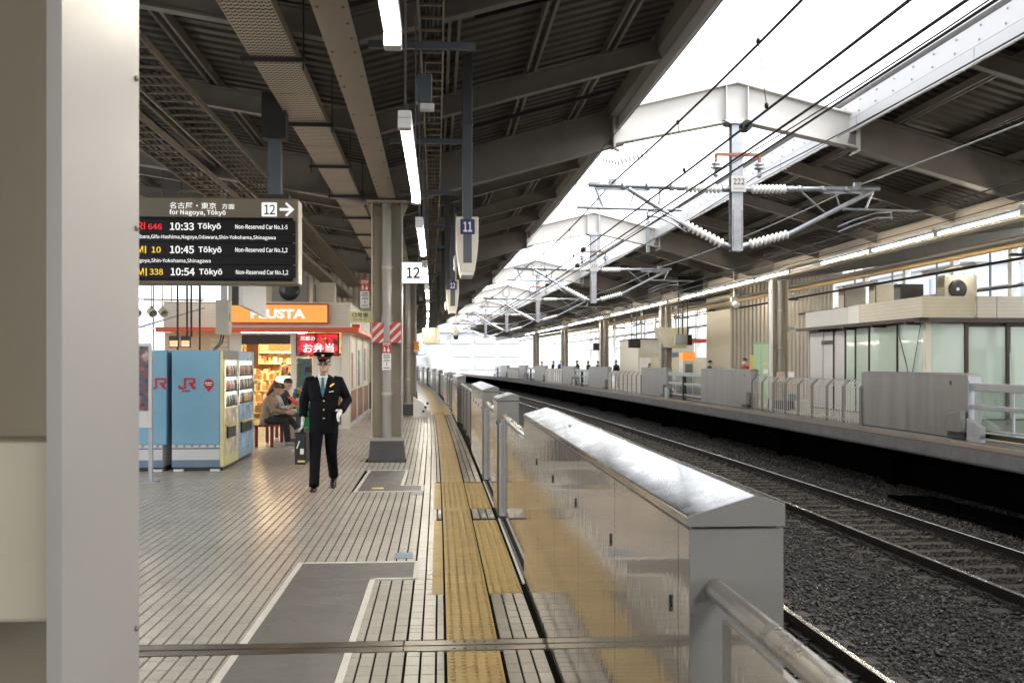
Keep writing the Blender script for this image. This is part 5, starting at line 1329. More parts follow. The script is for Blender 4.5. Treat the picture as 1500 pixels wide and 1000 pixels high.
for i, (x, y, w, h, fan, lab) in enumerate(((13.6,31.6,.75,.72,0,'beige air conditioner farthest along the waiting room roof'),(13.7,29.6,.75,.70,0,'beige air conditioner second along the waiting room roof'),(13.7,28.0,.7,.55,2,'black grille unit on the waiting room roof'),(14.6,27.0,.95,.72,1,'grey air conditioner with round fan on the waiting room roof'))):
    u = thing('rooftop_unit', lab, 'air conditioner', (x,y,2.95), group='units on the waiting room roof')
    MB().box(x-w/2,x+w/2,y-.2,y+.2,3.30,3.36+h).build('casing', M['acgrey'] if fan < 2 else M['black'], u, bevel=.012)
    MB().box(x-w/2+.05,x+w/2-.05,y-.15,y+.15,2.95,3.30).build('stand', M['galv'], u)
    if fan == 1:
        MB().lathe([(.25,0),(.27,.02),(.26,.025),(.1,.03)], (x-.1,y-.2,3.33+h/2), (0,-1,0), 20).build('fan_guard', M['black'], u); MB().box(x-.14,x-.06,y-.235,y-.23,3.29+h/2,3.37+h/2).build('fan_badge', M['lightgrey'], u)
    else: MB().box(x-w/2+.03,x-w/2+.05,y-.206,y-.2,3.34,3.32+h).build('panel_seam', M['blackmetal'], u)

# lift tower
t = thing('lift_tower', 'corrugated metal lift tower with green lift door on the opposite platform', 'lift tower', (14.2,41,OZ))
pts = []; x = 12.56
while x < 16.9: pts += [(x,0),(x+.055,0),(x+.085,-.05),(x+.14,-.05)]; x += .17
n = len(pts); Y0 = 41.0
b = MB()
def corr(sel, z0, z1):
    V = [(x,Y0+d,z) for z in (z0,z1) for x, d in sel]; k = len(sel); b.add(V, [(i,i+1,k+i+1,k+i) for i in range(k-1)])
corr([p for p in pts if p[0] < 13.5], OZ, 5.3); corr([p for p in pts if p[0] > 14.62], OZ, 5.3); corr([p for p in pts if 13.45 < p[0] < 14.7], 2.5, 5.3)
b.build('corrugated_cladding', M['corr'], t)
MB().box(12.5,12.56,Y0-.06,44.4,OZ,5.3).build('flat_side', M['goldlit_panel'], t); MB().box(12.56,17,Y0+.06,44.4,OZ,5.3).build('core', M['roofsteel'], t)
for (a, c) in ((13.5,13.83),(13.84,14.2),(14.21,14.6)): MB().box(a,c,Y0-.02,Y0+.03,OZ,2.42).build('lift_door_panel', M['green'], t)
MB().box(13.46,14.64,Y0-.04,Y0+.03,2.42,2.52).build('door_head', mat('green_head',(.3,.42,.29),.4), t)
MB().box(13.95,14.35,Y0-.03,Y0-.022,1.55,1.65).build('yellow_notice', M['yellowsign'], t); MB().box(14.22,14.42,Y0-.03,Y0-.022,1.2,1.42).build('window', M['black'], t); MB().box(13.93,14.13,Y0-.03,Y0-.022,1.2,1.38).build('paper', M['white'], t)
MB().box(14.95,15.25,Y0-.08,Y0-.055,1.05,1.27).build('white_notice', M['white'], t); MB().box(14.8,14.88,Y0-.08,Y0-.055,1.1,1.25).build('call_panel', M['yellowsign'], t); MB().box(14.2,14.5,Y0-.12,Y0-.06,2.72,2.76).build('lamp_bar', M['black'], t)
tag(MB().box(11.42,11.68,31.5,31.52,2.62,2.82).build('car_number_plate', M['white']), 'white car number plate right of the opposite column', 'sign').location.x = off(31.5)
o = bpy.context.scene.objects['car_number_plate']; ORG[o.name] = (0,0,0); fit('12号車', .2, .06, M['black'], o, (11.45,31.495,2.73), bold=.015)
# pillar sign wedge on the third opposite column
t = thing('wedge_sign_box', 'cream wedge-shaped sign box around the opposite column', 'sign box', (11.15,46.0,2.3))
MB().ext([(-.35,.95),(1.25,.95),(1.1,.0),(.05,.0)], (10.95,45.9,2.35), (1,0,0),(0,0,1),(0,1,0),.7).build('box', M['creamwhite'], t, bevel=.02)
MB().box(11.3,12.1,45.88,45.895,2.45,3.2).build('face', M['palesign'], t)
# office building behind
t = thing('platform_office', 'cream platform office with door and grey shutter on the opposite platform', 'building', (13,57,OZ))
MB().box(12.3,15.6,57,62,OZ,3.0).build('wall', M['creamwhite'], t); MB().box(12.2,15.7,56.9,62,3.0,3.08).build('roof', M['roofsteel'], t)
MB().box(12.5,13.6,56.96,56.99,OZ,2.2).build('door', M['cream'], t); MB().box(13.0,13.4,56.94,56.955,1.25,1.85).build('door_window', M['black'], t); MB().box(14.3,15.4,56.96,56.99,OZ,2.25).build('shutter', M['slate'], t)
for k in range(3): MB().box(12.4+1.05*k,13.42+1.05*k,56.97,56.995,2.3,2.98).build('upper_panel', M['creamwhite'], t)
t = thing('information_sign', 'black hanging sign with red field before the platform office', 'sign', (14.5,54,2.8))
MB().box(13.9,16.2,54,54.1,2.75,2.98).build('panel', M['black'], t); MB().box(14.6,15.4,53.99,53.998,2.77,2.96).build('red_field', M['red'], t)
for x in (14.1,16.0): MB().cyl((x,54.05,2.98),(x,54.05,5.2),.02,n=6).build('rod', M['blackmetal'], t)
t = thing('drinks_cabinet', 'white cabinet with orange top beside the lift tower', 'cabinet', (12.3,46.8,OZ))
MB().box(12.05,12.62,46.6,47.3,OZ,1.75).build('cabinet', M['white'], t, bevel=.01); MB().box(12.04,12.63,46.59,47.3,1.76,2.15).build('header', mat('orange_header',(.75,.22,.05),.4,emit=(1,.3,.05),es=.2), t); MB().box(12.15,12.5,46.585,46.595,.7,1.6).build('window', M['glass_tint'], t)
t = thing('striped_kiosk', 'pale striped kiosk wall beyond the lift tower', 'kiosk', (13,52,OZ))
MB().box(11.9,15.0,52.5,55,OZ,1.95).build('wall', M['creamwhite'], t)
for k in range(8): MB().box(11.92,14.98,52.48,52.495,.5+.17*k,.56+.17*k).build('stripe', M['palesign'], t)
# pipes above the opposite platform
for i, (x, z, r, mt) in enumerate(((11.9,4.05,.055,'ochre'),(12.3,4.28,.05,'roofsteel'),(11.5,4.55,.04,'roofsteel'),(12.9,3.95,.035,'blackmetal'),(10.5,4.38,.03,'galv'),(13.6,4.45,.06,'roofsteel'),(15.5,3.7,.04,'blackmetal'))):
    pts = []; y = 8
    while y < 110: pts.append((x+off(y),y,z)); y += 3
    tag(MB().tube(pts, r, 8).build('service_pipe', M[mt]), ['ochre yellow pipe above the opposite platform','brown pipe beside the ochre pipe above the opposite platform','thin brown pipe nearest the opposite lamp row','thin black conduit above the waiting room','grey conduit right of the opposite lamp row','thick brown pipe deep under the opposite roof','black conduit over the waiting room roof units'][i], 'pipe', 'service pipes of the opposite platform')
for i, y in enumerate((20.5, 35.5, 43, 50, 57.5, 65)):
    t = thing('hanging_pole', f'white hanging pole with dark crossarm above the opposite platform, {ORD[i]} from the camera', 'pole', (12.6,y,3), group='white hanging poles of the opposite platform')
    MB().cyl((12.6,y,2.7 if i else 2.9),(12.6,y,4.9),.07,n=10).build('pole', M['white'], t); MB().box(12.2,13.3,y-.05,y+.05,3.92,3.98).build('crossarm', M['blackmetal'], t); MB().lathe([(.10,0),(.12,.05),(.08,.12)], (12.6,y,3.98), n=10).build('collar', M['cream'], t)
for i, (x, y) in enumerate(((11.6,43.5),(11.9,43.9),(12.2,44.2),(11.4,52),(11.8,52.6),(11.6,63),(12.1,63.5))):
    u = thing('hanging_lantern', f'grey hanging speaker on a dark rod over the opposite platform, {ORD[i]} from the camera', 'speaker', (x-.6,y,2.6), group='hanging speakers of the opposite platform')
    MB().cyl((x-.6,y,2.9),(x-.6,y,5.2),.03,n=6).build('rod', M['blackmetal'], u); MB().box(x-.78,x-.42,y-.15,y+.15,2.45,2.92).build('box', M['dullsteel'] if i < 2 else M['blackmetal'], u, bevel=.03)
t = thing('floodlight', 'small floodlight hanging from the opposite roof before the tower', 'floodlight', (10.6,34.5,3.6))
MB().cyl((10.6,34.5,3.75),(10.6,34.5,5.0),.02,n=6).build('rod', M['creamwhite'], t); MB().lathe([(.06,0),(.11,.03),(.12,.2),(.09,.2)], (10.6,34.5,3.78), (.4,-.6,-.6), 12).build('hood', M['white'], t); MB().box(10.5,10.7,34.4,34.6,3.8,3.95).build('bracket', M['galv'], t)
t = thing('dark_roof_sign', 'dark square panel hanging under the opposite roof', 'sign', (10.2,38,4.5)); MB().box(9.5,10.5,38,38.1,4.35,5.0).build('panel', M['black'], t); MB().cyl((10,38.05,5.0),(10,38.05,5.6),.02,n=6).build('rod', M['blackmetal'], t)

# ------------------------------------------------------------------ glazed side walls and the town behind
def glazed(x, y0, y1, z0, z1, label, px=3.7, out=1):
    t = thing('glazed_wall', label, 'glass wall')
    y = y0; k = 0
    while y < y1-.01:
        MB().box(x-.12+off(y),x+.12+off(y),y-.12,y+.12,z0,z1).build('mullion', M['white'], t)
        ya, yb = y+.13, min(y+px, y1)-.13
        MB().add([(x+off(ya),ya,z0),(x+off(yb),yb,z0),(x+off(yb),yb,z1),(x+off(ya),ya,z1)], [(0,1,2,3)]).build('pane', M['glass'], t)
        for z in (z0+1.1, z0+2.3, z0+3.6, z0+4.8):
            if z < z1: MB().bar((x+off(ya)-.1*out,ya,z),(x+off(yb)-.1*out,yb,z),.08,.09).build('transom', M['lightgrey'], t)
        MB().bar((x+off(ya)-.25*out,(ya+yb)/2,z0),(x+off(ya)-.25*out,(ya+yb)/2,z1),.06,.06).build('thin_post', M['bluegrey'], t)
        y += px; k += 1
    return t
glazed(-13.0, 14, 110, -1.5, 6.2, 'bright glazed station wall with white mullions at the far left')
glazed(19.6, 14, 110, 2.0, 6.0, 'glazed station wall with thin mullions behind the opposite platform', out=-1)
BB = mat('pale_blue_cladding', (.50,.55,.62), .4, var=.08, scale=.5)
BW = glass('building_glass', (.6,.7,.8), .7, .05, .9, (.58,.64,.72))
def building(x, y, w, d, h, label, fx, nz, ny, wallm):
    t = thing('office_building', label, 'building', (x, y, -1.6), group='buildings behind the station')
    ORG[t.name] = (0,0,0); t.location = (0,0,0); t.rotation_euler = (0,0,0)
    MB().box(x,x+w,y,y+d,-1.7,h).build('wall', wallm, t); MB().box(x-.3,x+w+.3,y-.3,y+d+.3,h,h+.5).build('roof', M['lightgrey'], t)
    xx = x-.05 if fx < 0 else x+w+.05
    wm = MB().box(-.06,.06,0,d/ny-.9,0,h/nz-1.2).mesh('window', BW)
    for i in range(nz):
        for j in range(ny): o = obj('window', wm, t); o.location = (xx, y+.5+d/ny*j, h/nz*i+.4)
    wm2 = MB().box(0,w/4-.9,-.06,.06,0,h/nz-1.2).mesh('window', BW)
    for i in range(nz):
        for j in range(4): o = obj('window', wm2, t); o.location = (x+.5+w/4*j, y-.05, h/nz*i+.4)
    return t
building(36, 16, 16, 44, 9, 'pale blue-grey office block behind the waiting room', -1, 3, 9, BB)
building(38, 70, 16, 40, 9, 'pale office block behind the lift tower', -1, 3, 8, M['lightgrey'])
FB = mat('far_block', (.42,.43,.46), .6)
building(-46, 205, 20, 30, 7, 'low pale block far beyond the train', -1, 3, 6, FB)
building(-24, 216, 18, 30, 11, 'taller pale block straight ahead beyond the platform end', -1, 4, 6, FB)
building(-4, 205, 20, 30, 8, 'pale block beyond the end of the opposite platform', -1, 3, 6, FB)
# footbridge
t = thing('footbridge', 'pale blue steel footbridge beyond the platform end', 'bridge', (0,150,0)); ORG[t.name] = (0,0,0); t.location = (0,0,0); t.rotation_euler = (0,0,0)
LB = mat('bridge_blue', (.10,.12,.20), .5)
MB().box(-30,-2.5,150,152,2.0,3.0).build('deck_girder', LB, t)
for x in (-4.3,-2.9,-14,-24): MB().box(x,x+.8,150.3,151.2,-1.7,2.8 if x < -5 else 3.0).build('pier', LB, t)
for k in range(9): MB().box(-29+2.9*k,-28.8+2.9*k,149.9,150.0,3.0,4.0).build('railing_post', LB, t)
# white train standing at the far end of the near track
TY = 92.0
t = thing('bullet_train', 'white bullet train standing at the far platform end', 'train', (3.0, TY, -1.05))
def tr(s, y): return [(3.0+x*s, y, -1.05+.55+(z-.55)*zf) for x, z in ((-1.55,.55),(-1.69,1.2),(-1.69,2.4),(-1.5,3.2),(-.9,3.6),(.9,3.6),(1.5,3.2),(1.69,2.4),(1.69,1.2),(1.55,.55))]
rings = []
for dy, s, zf in ((0,.35,.28),(.8,.62,.42),(2,.82,.55),(4,.93,.72),(7,.99,.92),(9.5,1,1),(25,1,1),(50,1,1),(75,1,1)):
    y = TY+dy; rings.append([(x+off(y), yy, z) for x, yy, z in tr(s, y)])
MB().loft(rings).build('body', M['white'], t)
ORG[t.name] = (3.0+off(TY), TY, -1.05); t.location = (3.0+off(TY),TY,-1.05); t.rotation_euler = (0,0,0)
for ch in list(t.children): bpy.data.objects.remove(ch)
MB().loft(rings).build('body', M['white'], t)
b = MB()
for s in (-1,1):
    for k in range(10): y0, y1 = TY+9.5+6*k, TY+15.4+6*k; b.add([(3+s*1.70+off(y0),y0,.0),(3+s*1.70+off(y1),y1,.0),(3+s*1.70+off(y1),y1,.18),(3+s*1.70+off(y0),y0,.18)], [(0,1,2,3)])
b.build('blue_stripe', M['navyline'], t)
b = MB(); y = TY+3.2; b.loft([[(3-.5+off(y),y,.90),(3+.5+off(y),y,.90),(3+.6+off(y),y+2.4,1.60),(3-.6+off(y),y+2.4,1.60)],[(3-.5+off(y),y,.97),(3+.5+off(y),y,.97),(3+.6+off(y),y+2.4,1.68),(3-.6+off(y),y+2.4,1.68)]], False); b.build('windscreen', M['black'], t)
for s in (-1,1): MB().ell((3+s*1.15+off(TY+1.6),TY+1.6,.05),(.18,.25,.09)).build('tail_lamp', mat('tail_lamp',(.6,.03,.02),.3,emit=(1,.05,.03),es=2), t)

t = thing('luggage_bench', 'low dark slate bench behind the picket railing', 'bench', (11.95,33.2,OZ))
MB().box(11.75,12.15,32.4,34.0,OZ+.30,OZ+.52).build('seat', M['slate'], t, bevel=.03)
for y in (32.6,33.8): MB().box(11.85,12.05,y-.05,y+.05,OZ,OZ+.30).build('leg', M['blackmetal'], t)
t = thing('warning_post', 'yellow upright warning board beside the passenger in red', 'sign', (12.3,37.6,OZ))
MB().box(12.22,12.38,37.58,37.62,OZ+.3,OZ+1.85).build('board', M['yellowsign'], t, bevel=.01); MB().box(12.15,12.45,37.45,37.75,OZ,OZ+.3).build('foot', M['black'], t)
for i, (x, y, c) in enumerate(((16.2,22.0,'poster_a'),(16.2,23.4,'poster_c'))):
    t = thing('poster_stand', ['left poster panel deep on the opposite platform','right poster panel deep on the opposite platform'][i], 'poster', (x,y,OZ), group='poster panels deep on the opposite platform')
    MB().box(x,x+.05,y,y+1.0,OZ+.6,OZ+2.0).build('frame', M['galv'], t); MB().box(x-.008,x-.001,y+.06,y+.94,OZ+.66,OZ+1.94).build('sheet', bpy.data.materials[c], t); MB().box(x+.0,x+.05,y+.45,y+.55,OZ,OZ+.6).build('leg', M['galv'], t)
# ------------------------------------------------------------------ people
def xf(M4, pts): return [M4 @ Vector(p) for p in pts]
def soft(o, vox, sm=4):
    r = o.modifiers.new('remesh', 'REMESH'); r.mode = 'VOXEL'; r.voxel_size = vox; r.use_smooth_shade = True
    s = o.modifiers.new('smooth', 'SMOOTH'); s.iterations = sm; s.factor = .5
    return o
def hand(w, d, nrm, side, curl, material, parent, sc=1.0, grip=0.0):
    d = Vector(d).normalized(); nrm = Vector(nrm); nrm = (nrm - d*nrm.dot(d)).normalized(); s = d.cross(nrm).normalized()*side
    w = Vector(w); b = MB()
    def ring(c, a, t_): return [c + s*a*math.cos(2*math.pi*j/10)*sc + nrm*t_*math.sin(2*math.pi*j/10)*sc for j in range(10)]
    b.loft([ring(w-d*.02*sc,.026,.019), ring(w+d*.01*sc,.030,.018), ring(w+d*.05*sc,.041,.017), ring(w+d*.085*sc,.042,.015), ring(w+d*.096*sc,.036,.009)])
    for i, (xo, L, r) in enumerate(((-.030,.066,.0088),(-.0105,.076,.0092),(.0105,.072,.0090),(.030,.056,.0080))):
        p = w + d*.088*sc + s*xo*sc; pts = [p-d*.02*sc, p]; dd = d.copy(); rr = [r*sc, r*sc]
        for q, f in ((.45,1.0),(.32,.95),(.23,.8)):
            dd = (Matrix.Rotation(-curl*(1+grip), 3, s) @ dd) if side > 0 else (Matrix.Rotation(curl*(1+grip), 3, s) @ dd)
            p = p + dd*L*q*sc; pts.append(p); rr.append(r*f*sc)
        b.tube(pts, rr, 8)
    p = w + d*.03*sc - s*.034*sc; td = (d*.6 - s*.75 + nrm*.25).normalized()
    b.tube([p-td*.02*sc, p+td*.018*sc, p+td*.042*sc+d*.008*sc, p+td*.055*sc+d*.026*sc], [.013*sc,.012*sc,.0105*sc,.008*sc], 8)
    return b.build('hand', material, parent, local=True)
def person(label, o, rz=0, h=1.70, top='navy', bot='navy', hairm='hair', hair='short', sit=False, lean=0.0, arms=None, legs=None, head_rot=(0,0,0), vox=.014, shoes='shoe', skin='skin', handm=None, mask=False, coat=0.0, group=None, cat='person', name='person', bulk=1.0):
    t = thing(name, label, cat, o, rz, group)
    s = h/1.72; ln = math.sin(lean); lc = math.cos(lean)
    hz = .94 if not sit else .53
    def sp(d): return Vector((0, -d*ln, hz + d*lc))*1.0
    neck = sp(.53); chin = sp(.555) + Vector((0,-.02,0))
    sh = [sp(.448)+Vector((sx*.178,0,0)) for sx in (-1,1)]           # 0: person's right (viewer left when facing us)
    if arms is None: arms = [((-.235,.02,-.28),(-.235,-.03,-.52)), ((.235,.02,-.28),(.235,-.03,-.52))]
    el = [sp(.47)+Vector(a[0]) for a in arms]; wr = [sp(.47)+Vector(a[1]) for a in arms]
    if legs is None:
        legs = [((sx*.10,-.01,.50),(sx*.11,.02,.09)) for sx in (-1,1)] if not sit else [((sx*.10,-.43,.50),(sx*.11,-.42,.09)) for sx in (-1,1)]
    hp = [Vector((sx*.09,0,hz-.04)) for sx in (-1,1)]
    S = Matrix.Scale(s, 4)
    HM = Matrix.Translation(chin) @ Matrix.Rotation(head_rot[2],4,'Z') @ Matrix.Rotation(head_rot[0]+lean*.3,4,'X') @ Matrix.Rotation(head_rot[1],4,'Y')
    def sc(mb): mb.v = [tuple(S @ Vector(p)) for p in mb.v]; return mb
    # body: one continuous surface
    b = MB()
    b.loft([b.ering(sp(d), rx, ry) for d, rx, ry in ((-.10,.12,.085),(0,.145,.095),(.18,.125,.085),(.34,.15,.10),(.44,.165,.085),(.50,.08,.06),(.53,.055,.055),(.60,.052,.055))])
    hd = ((0,.028,.032,-.058),(.018,.046,.058,-.038),(.055,.060,.080,-.018),(.10,.071,.093,-.002),(.145,.075,.098,.004),(.185,.070,.090,.006),(.215,.052,.066,.006),(.232,.02,.028,.006))
    b.loft([xf(HM, b.ering((0,yo,z), rx, ry)) for z, rx, ry, yo in hd])
    b.loft([xf(HM, [(p[0],p[1],p[2]) for p in b.ering((0,-.098-dy,z), rx, .012, 8)]) for z, rx, dy in ((.072,.015,.004),(.082,.014,.014),(.105,.009,.008),(.125,.006,0))])
    for sx in (-1,1): b.ell(HM @ Vector((sx*.078,.012,.105)), (.012,.022,.032), 8, 6)
    for i in (0,1):
        b.tube([sh[i]+Vector((-.04*(1 if i else -1),0,0)), sh[i], el[i], wr[i]], [.05,.05,.038,.026], 10)
        kn, an = Vector(legs[i][0]), Vector(legs[i][1])
        b.tube([hp[i], kn, an], [.078,.052,.036], 10)
    soft(sc(b).build('body', M[skin], t, local=True), vox*.8)
    # face
    b = MB()
    for sx in (-1,1): b.ell(HM @ Vector((sx*.030,-.089,.106)), (.014,.008,.007), 8, 6)
    for sx in (-1,1): b.tube([HM @ Vector((sx*.016,-.096,.126)), HM @ Vector((sx*.032,-.093,.130)), HM @ Vector((sx*.046,-.083,.125))], .0035, 5)
    sc(b).build('eyes', M['hair'], t, local=True)
    b = MB(); b.tube([HM @ Vector((x,-.088+abs(x)*.25,.050)) for x in (-.024,-.01,0,.01,.024)], [.002,.004,.0045,.004,.002], 6); sc(b).build('mouth', mat('lips',(.32,.13,.10),.5) if 'lips' not in bpy.data.materials else bpy.data.materials['lips'], t, local=True)
    if mask:
        b = MB(); b.loft([xf(HM, b.ering((0,yo,z), rx, ry)) for z, rx, ry, yo in ((.0,.036,.042,-.056),(.03,.058,.074,-.034),(.06,.068,.094,-.024),(.088,.072,.104,-.010))]); sc(b).build('face_mask', M['glove'], t, local=True)
    # hair
    b = MB()
    if hair == 'short': rows_ = ((.10,.0765,.060,.040),(.14,.080,.088,.018),(.165,.080,.1,.010),(.20,.070,.090,.008),(.228,.048,.060,.008),(.243,.018,.022,.008))
    elif hair == 'long': rows_ = ((-.10,.085,.035,.075),(-.02,.092,.045,.065),(.06,.090,.070,.045),(.12,.086,.088,.022),(.165,.083,.102,.008),(.205,.072,.092,.008),(.232,.048,.060,.008),(.245,.018,.022,.008))
    else: rows_ = None
    if rows_: b.loft([xf(HM, b.ering((0,yo,z), rx, ry)) for z, rx, ry, yo in rows_]); soft(sc(b).build('hair', M[hairm], t, local=True), vox*.8, 2)
    # top
    k = bulk; b = MB()
    low = (-.12-coat)
    rg = [(low,.150*k,.108*k),(0,.165*k,.115*k),(.18,.152*k,.110*k),(.34,.178*k,.125*k),(.43,.190*k,.108*k),(.49,.115,.082),(.525,.068,.066)]
    b.loft([b.ering(sp(d) if d > 0 else Vector((0,0,hz+d)), rx, ry, 18, 2.3) for d, rx, ry in rg])
    for i in (0,1):
        b.tube([sh[i]+Vector((.05*(1 if i == 0 else -1),0,.0)), sh[i], sh[i].lerp(el[i],.5), el[i], el[i].lerp(wr[i],.9)], [.058*k,.061*k,.058*k,.054*k,.045*k], 12)
    soft(sc(b).build('jacket', M[top], t, local=True), vox)
    # trousers
    b = MB(); b.loft([b.ering((0,0,hz+d), rx, ry) for d, rx, ry in ((-.12,.12,.09),(-.04,.152,.105),(.10,.145,.10))])
    for i in (0,1):
        kn, an = Vector(legs[i][0]), Vector(legs[i][1])
        b.tube([hp[i]+Vector((0,.0,.04)), hp[i].lerp(kn,.5), kn, kn.lerp(an,.5), an+Vector((0,0,.0))], [.098,.088,.072,.066,.064], 12)
    soft(sc(b).build('trousers', M[bot], t, local=True), vox)
    for i in (0,1):
        an = Vector(legs[i][1]); fr_ = Vector((legs[i][2] if len(legs[i]) > 2 else (0,-1,0))).normalized()
        b = MB(); sd = Vector((1,0,0)); up = sd.cross(fr_)*-1 if abs(fr_.z) > .01 else Vector((0,0,1))
        heel = an - fr_*.05 - up*.055
        R_ = []
        for q, w_, hh in ((-.02,.028,.05),(.02,.036,.085),(.09,.042,.075),(.16,.046,.05),(.22,.040,.036),(.25,.022,.022)):
            c = heel + fr_*q
            R_.append([c + sd*x*w_ + up*(z*hh) for x, z in ((-1,-.35),(-1,.3),(-.6,.9),(.6,.9),(1,.3),(1,-.35))])
        b.loft(R_); o_ = sc(b).build('shoe', M[shoes], t, local=True); ss = o_.modifiers.new('subsurf','SUBSURF'); ss.levels = 1; ss.render_levels = 1
    for i in (0,1):
        d = (wr[i]-el[i]).normalized(); sgn = 1 if i else -1
        n_ = Vector((-sgn,0,0)) if abs(d.x) < .8 else Vector((0,0,-1))
        hand(S @ wr[i], d, n_, sgn, .35, M[handm or skin], t, s*(1.15 if handm else 1.0))
    return t, S, HM, sp

for nm, c in (('c_red',(.30,.02,.025)),('c_black',(.012,.012,.013)),('c_green',(.02,.05,.035)),('c_blue',(.02,.09,.32)),('c_tan',(.24,.17,.115)),('c_khaki',(.36,.27,.19)),('c_grey',(.42,.45,.48)),('c_white',(.72,.71,.68)),('c_brown',(.12,.06,.035)),('c_dkgrey',(.05,.05,.055)),('c_shoe',(.25,.25,.26))): M[nm] = mat(nm, c, .8, var=.2, scale=12, bump=.9, bscale=11)

# the officer
OFX, OFY = -1.47, 12.85
st, S_, HM_, sp_ = person('station officer in dark uniform, peaked cap and white gloves walking with a briefcase', (OFX,OFY,0), rz=R(0), h=1.745, vox=.010, hair='short', coat=.10, handm='glove', lean=-.0,
    arms=[((-.255,.05,-.27),(-.262,-.02,-.50)), ((.285,.08,-.27),(.215,-.14,-.41))], bulk=1.16,
    legs=[((-.09,-.16,.50),(-.085,-.34,.10),(0,-1,.10)), ((.085,.02,.50),(.085,.34,.155),(0,-.85,-.5))], head_rot=(.0,0,0))
def pt(*p): return tuple(S_ @ Vector(p))
b = MB(); zc = .94
# shirt, collar, tie, lapels, buttons, badge
def front(x, z): return -.142*math.sqrt(max(0, 1-(abs(x)/.19)**2.3)) - .004
def patch(name, poly, dy, mt, th=.006):
    q = MB(); pts = [(x, front(x,z)-dy, z) for x, z in poly]; n = len(pts)
    q.add([pt(*p) for p in pts]+[pt(p[0],p[1]+th,p[2]) for p in pts], [tuple(range(n)), tuple(range(n,2*n))[::-1]]+[(i,(i+1)%n,n+(i+1)%n,n+i) for i in range(n)])
    return q.build(name, mt, st, local=True)
patch('shirt', [(-.060,1.455),(-.066,1.40),(-.045,1.30),(0,1.19),(.045,1.30),(.066,1.40),(.060,1.455)], .004, M['glove'])
patch('tie', [(-.020,1.435),(.020,1.435),(.014,1.40),(.026,1.26),(0,1.20),(-.026,1.26),(-.014,1.40)], .012, M['teal'])
for s in (-1,1):
    patch('collar', [(s*.004,1.435),(s*.05,1.475),(s*.068,1.44),(s*.04,1.40)], .014, M['glove'])
    patch('lapel', [(s*.064,1.455),(s*.105,1.40),(s*.085,1.36),(s*.095,1.34),(s*.012,1.17),(s*.002,1.18)], .012, M['navy'])
for z in (1.14,1.03,.925): q = MB().lathe([(.011,0),(.011,.004),(.005,.007)], pt(.012,front(.012,z)-.004,z), (0,-1,0), 10); q.build('button', M['gold'], st, local=True)
patch('breast_badge', [(.075,1.315),(.095,1.313),(.135,1.345),(.14,1.362),(.11,1.352)], .008, M['gold'])
patch('name_tag', [(.075,1.245),(.13,1.255),(.13,1.265),(.075,1.255)], .006, M['glove'], .003)
# cap
def cp(z, rx, ry, yo): return [tuple(S_ @ (HM_ @ Vector(p))) for p in MB().ering((0,yo,z), rx, ry, 22)]
cap = MB().loft([cp(.150,.086,.108,.002), cp(.195,.088,.110,.002)]).build('cap_band', mat('cap_band',(.09,.006,.012),.7), st, local=True)
MB().loft([cp(.192,.090,.112,.002), cp(.205,.098,.122,.004), cp(.228,.134,.150,-.006), cp(.240,.136,.152,-.008), cp(.252,.108,.120,-.002), cp(.256,.03,.03,0)]).build('cap_crown', M['navy'], cap, local=True)
vis_ = []
for a in np.linspace(R(200), R(340), 13): vis_.append((a,))
q = MB(); P0 = [(.086*math.cos(a), .002+.108*math.sin(a), .163) for (a,) in vis_]; P1 = [(.092*math.cos(a), -.012+.148*math.sin(a), .136-.004*abs(math.cos(a))) for (a,) in vis_]
n = len(P0); q.add([tuple(S_ @ (HM_ @ Vector(p))) for p in P0+P1+[(x,y,z-.006) for x,y,z in P0+P1]], [(i,i+1,n+i+1,n+i) for i in range(n-1)]+[(2*n+n+i,2*n+n+i+1,2*n+i+1,2*n+i) for i in range(n-1)]+[(n+i,n+i+1,3*n+i+1,3*n+i) for i in range(n-1)], True)
q.build('visor', M['shoe'], cap, local=True)
MB().ell(tuple(S_ @ (HM_ @ Vector((0,-.132,.212)))), (.02,.008,.022), 10, 6).build('cap_badge', M['gold'], cap, local=True)
q = MB()
for s in (-1,1): q.tube([tuple(S_ @ (HM_ @ Vector((s*.032+.021*math.cos(a), -.106, .100+.014*math.sin(a))))) for a in np.linspace(0,2*math.pi,13)], .0048, 5); q.tube([tuple(S_ @ (HM_ @ Vector((s*x,y_,.102)))) for x, y_ in ((.053,-.1),(.078,-.03),(.08,.02))], .002, 5)
q.build('glasses', M['black'], st, local=True)
# briefcase, in his right hand
bc = thing('briefcase', 'black briefcase with white tag carried by the station officer', 'briefcase', (OFX-.275,OFY+.01,.36), rz=R(0))
MB().box(-.07,.07,-.22,.22,0,.40).build('case', mat('black_case',(.010,.010,.011),.35), bc, local=True, bevel=.012)
MB().tube([(0,-.07,.40),(0,-.065,.445),(0,-.03,.462),(0,.03,.462),(0,.065,.445),(0,.07,.40)], .011, 8).build('handle', M['black'], bc, local=True)
MB().box(.0,.045,-.2225,-.221,.13,.20).build('tag', M['glove'], bc, local=True); MB().obox((-.025,-.2215,.25),(.015,.003,.10),(0,.35,0)).build('tag_strap', M['glove'], bc, local=True); MB().box(-.03,.06,-.2225,-.221,.03,.055).build('yellow_label', M['yellowsign'], bc, local=True)
b = MB()
for x, z in ((-.07,.37),(-.06,.34),(.07,.37),(.07,.02),(-.07,.02)): b.lathe([(.006,0),(.006,.003)], (x,-.221,z), (0,-1,0), 6)
b.build('rivet', M['galv'], bc, local=True)

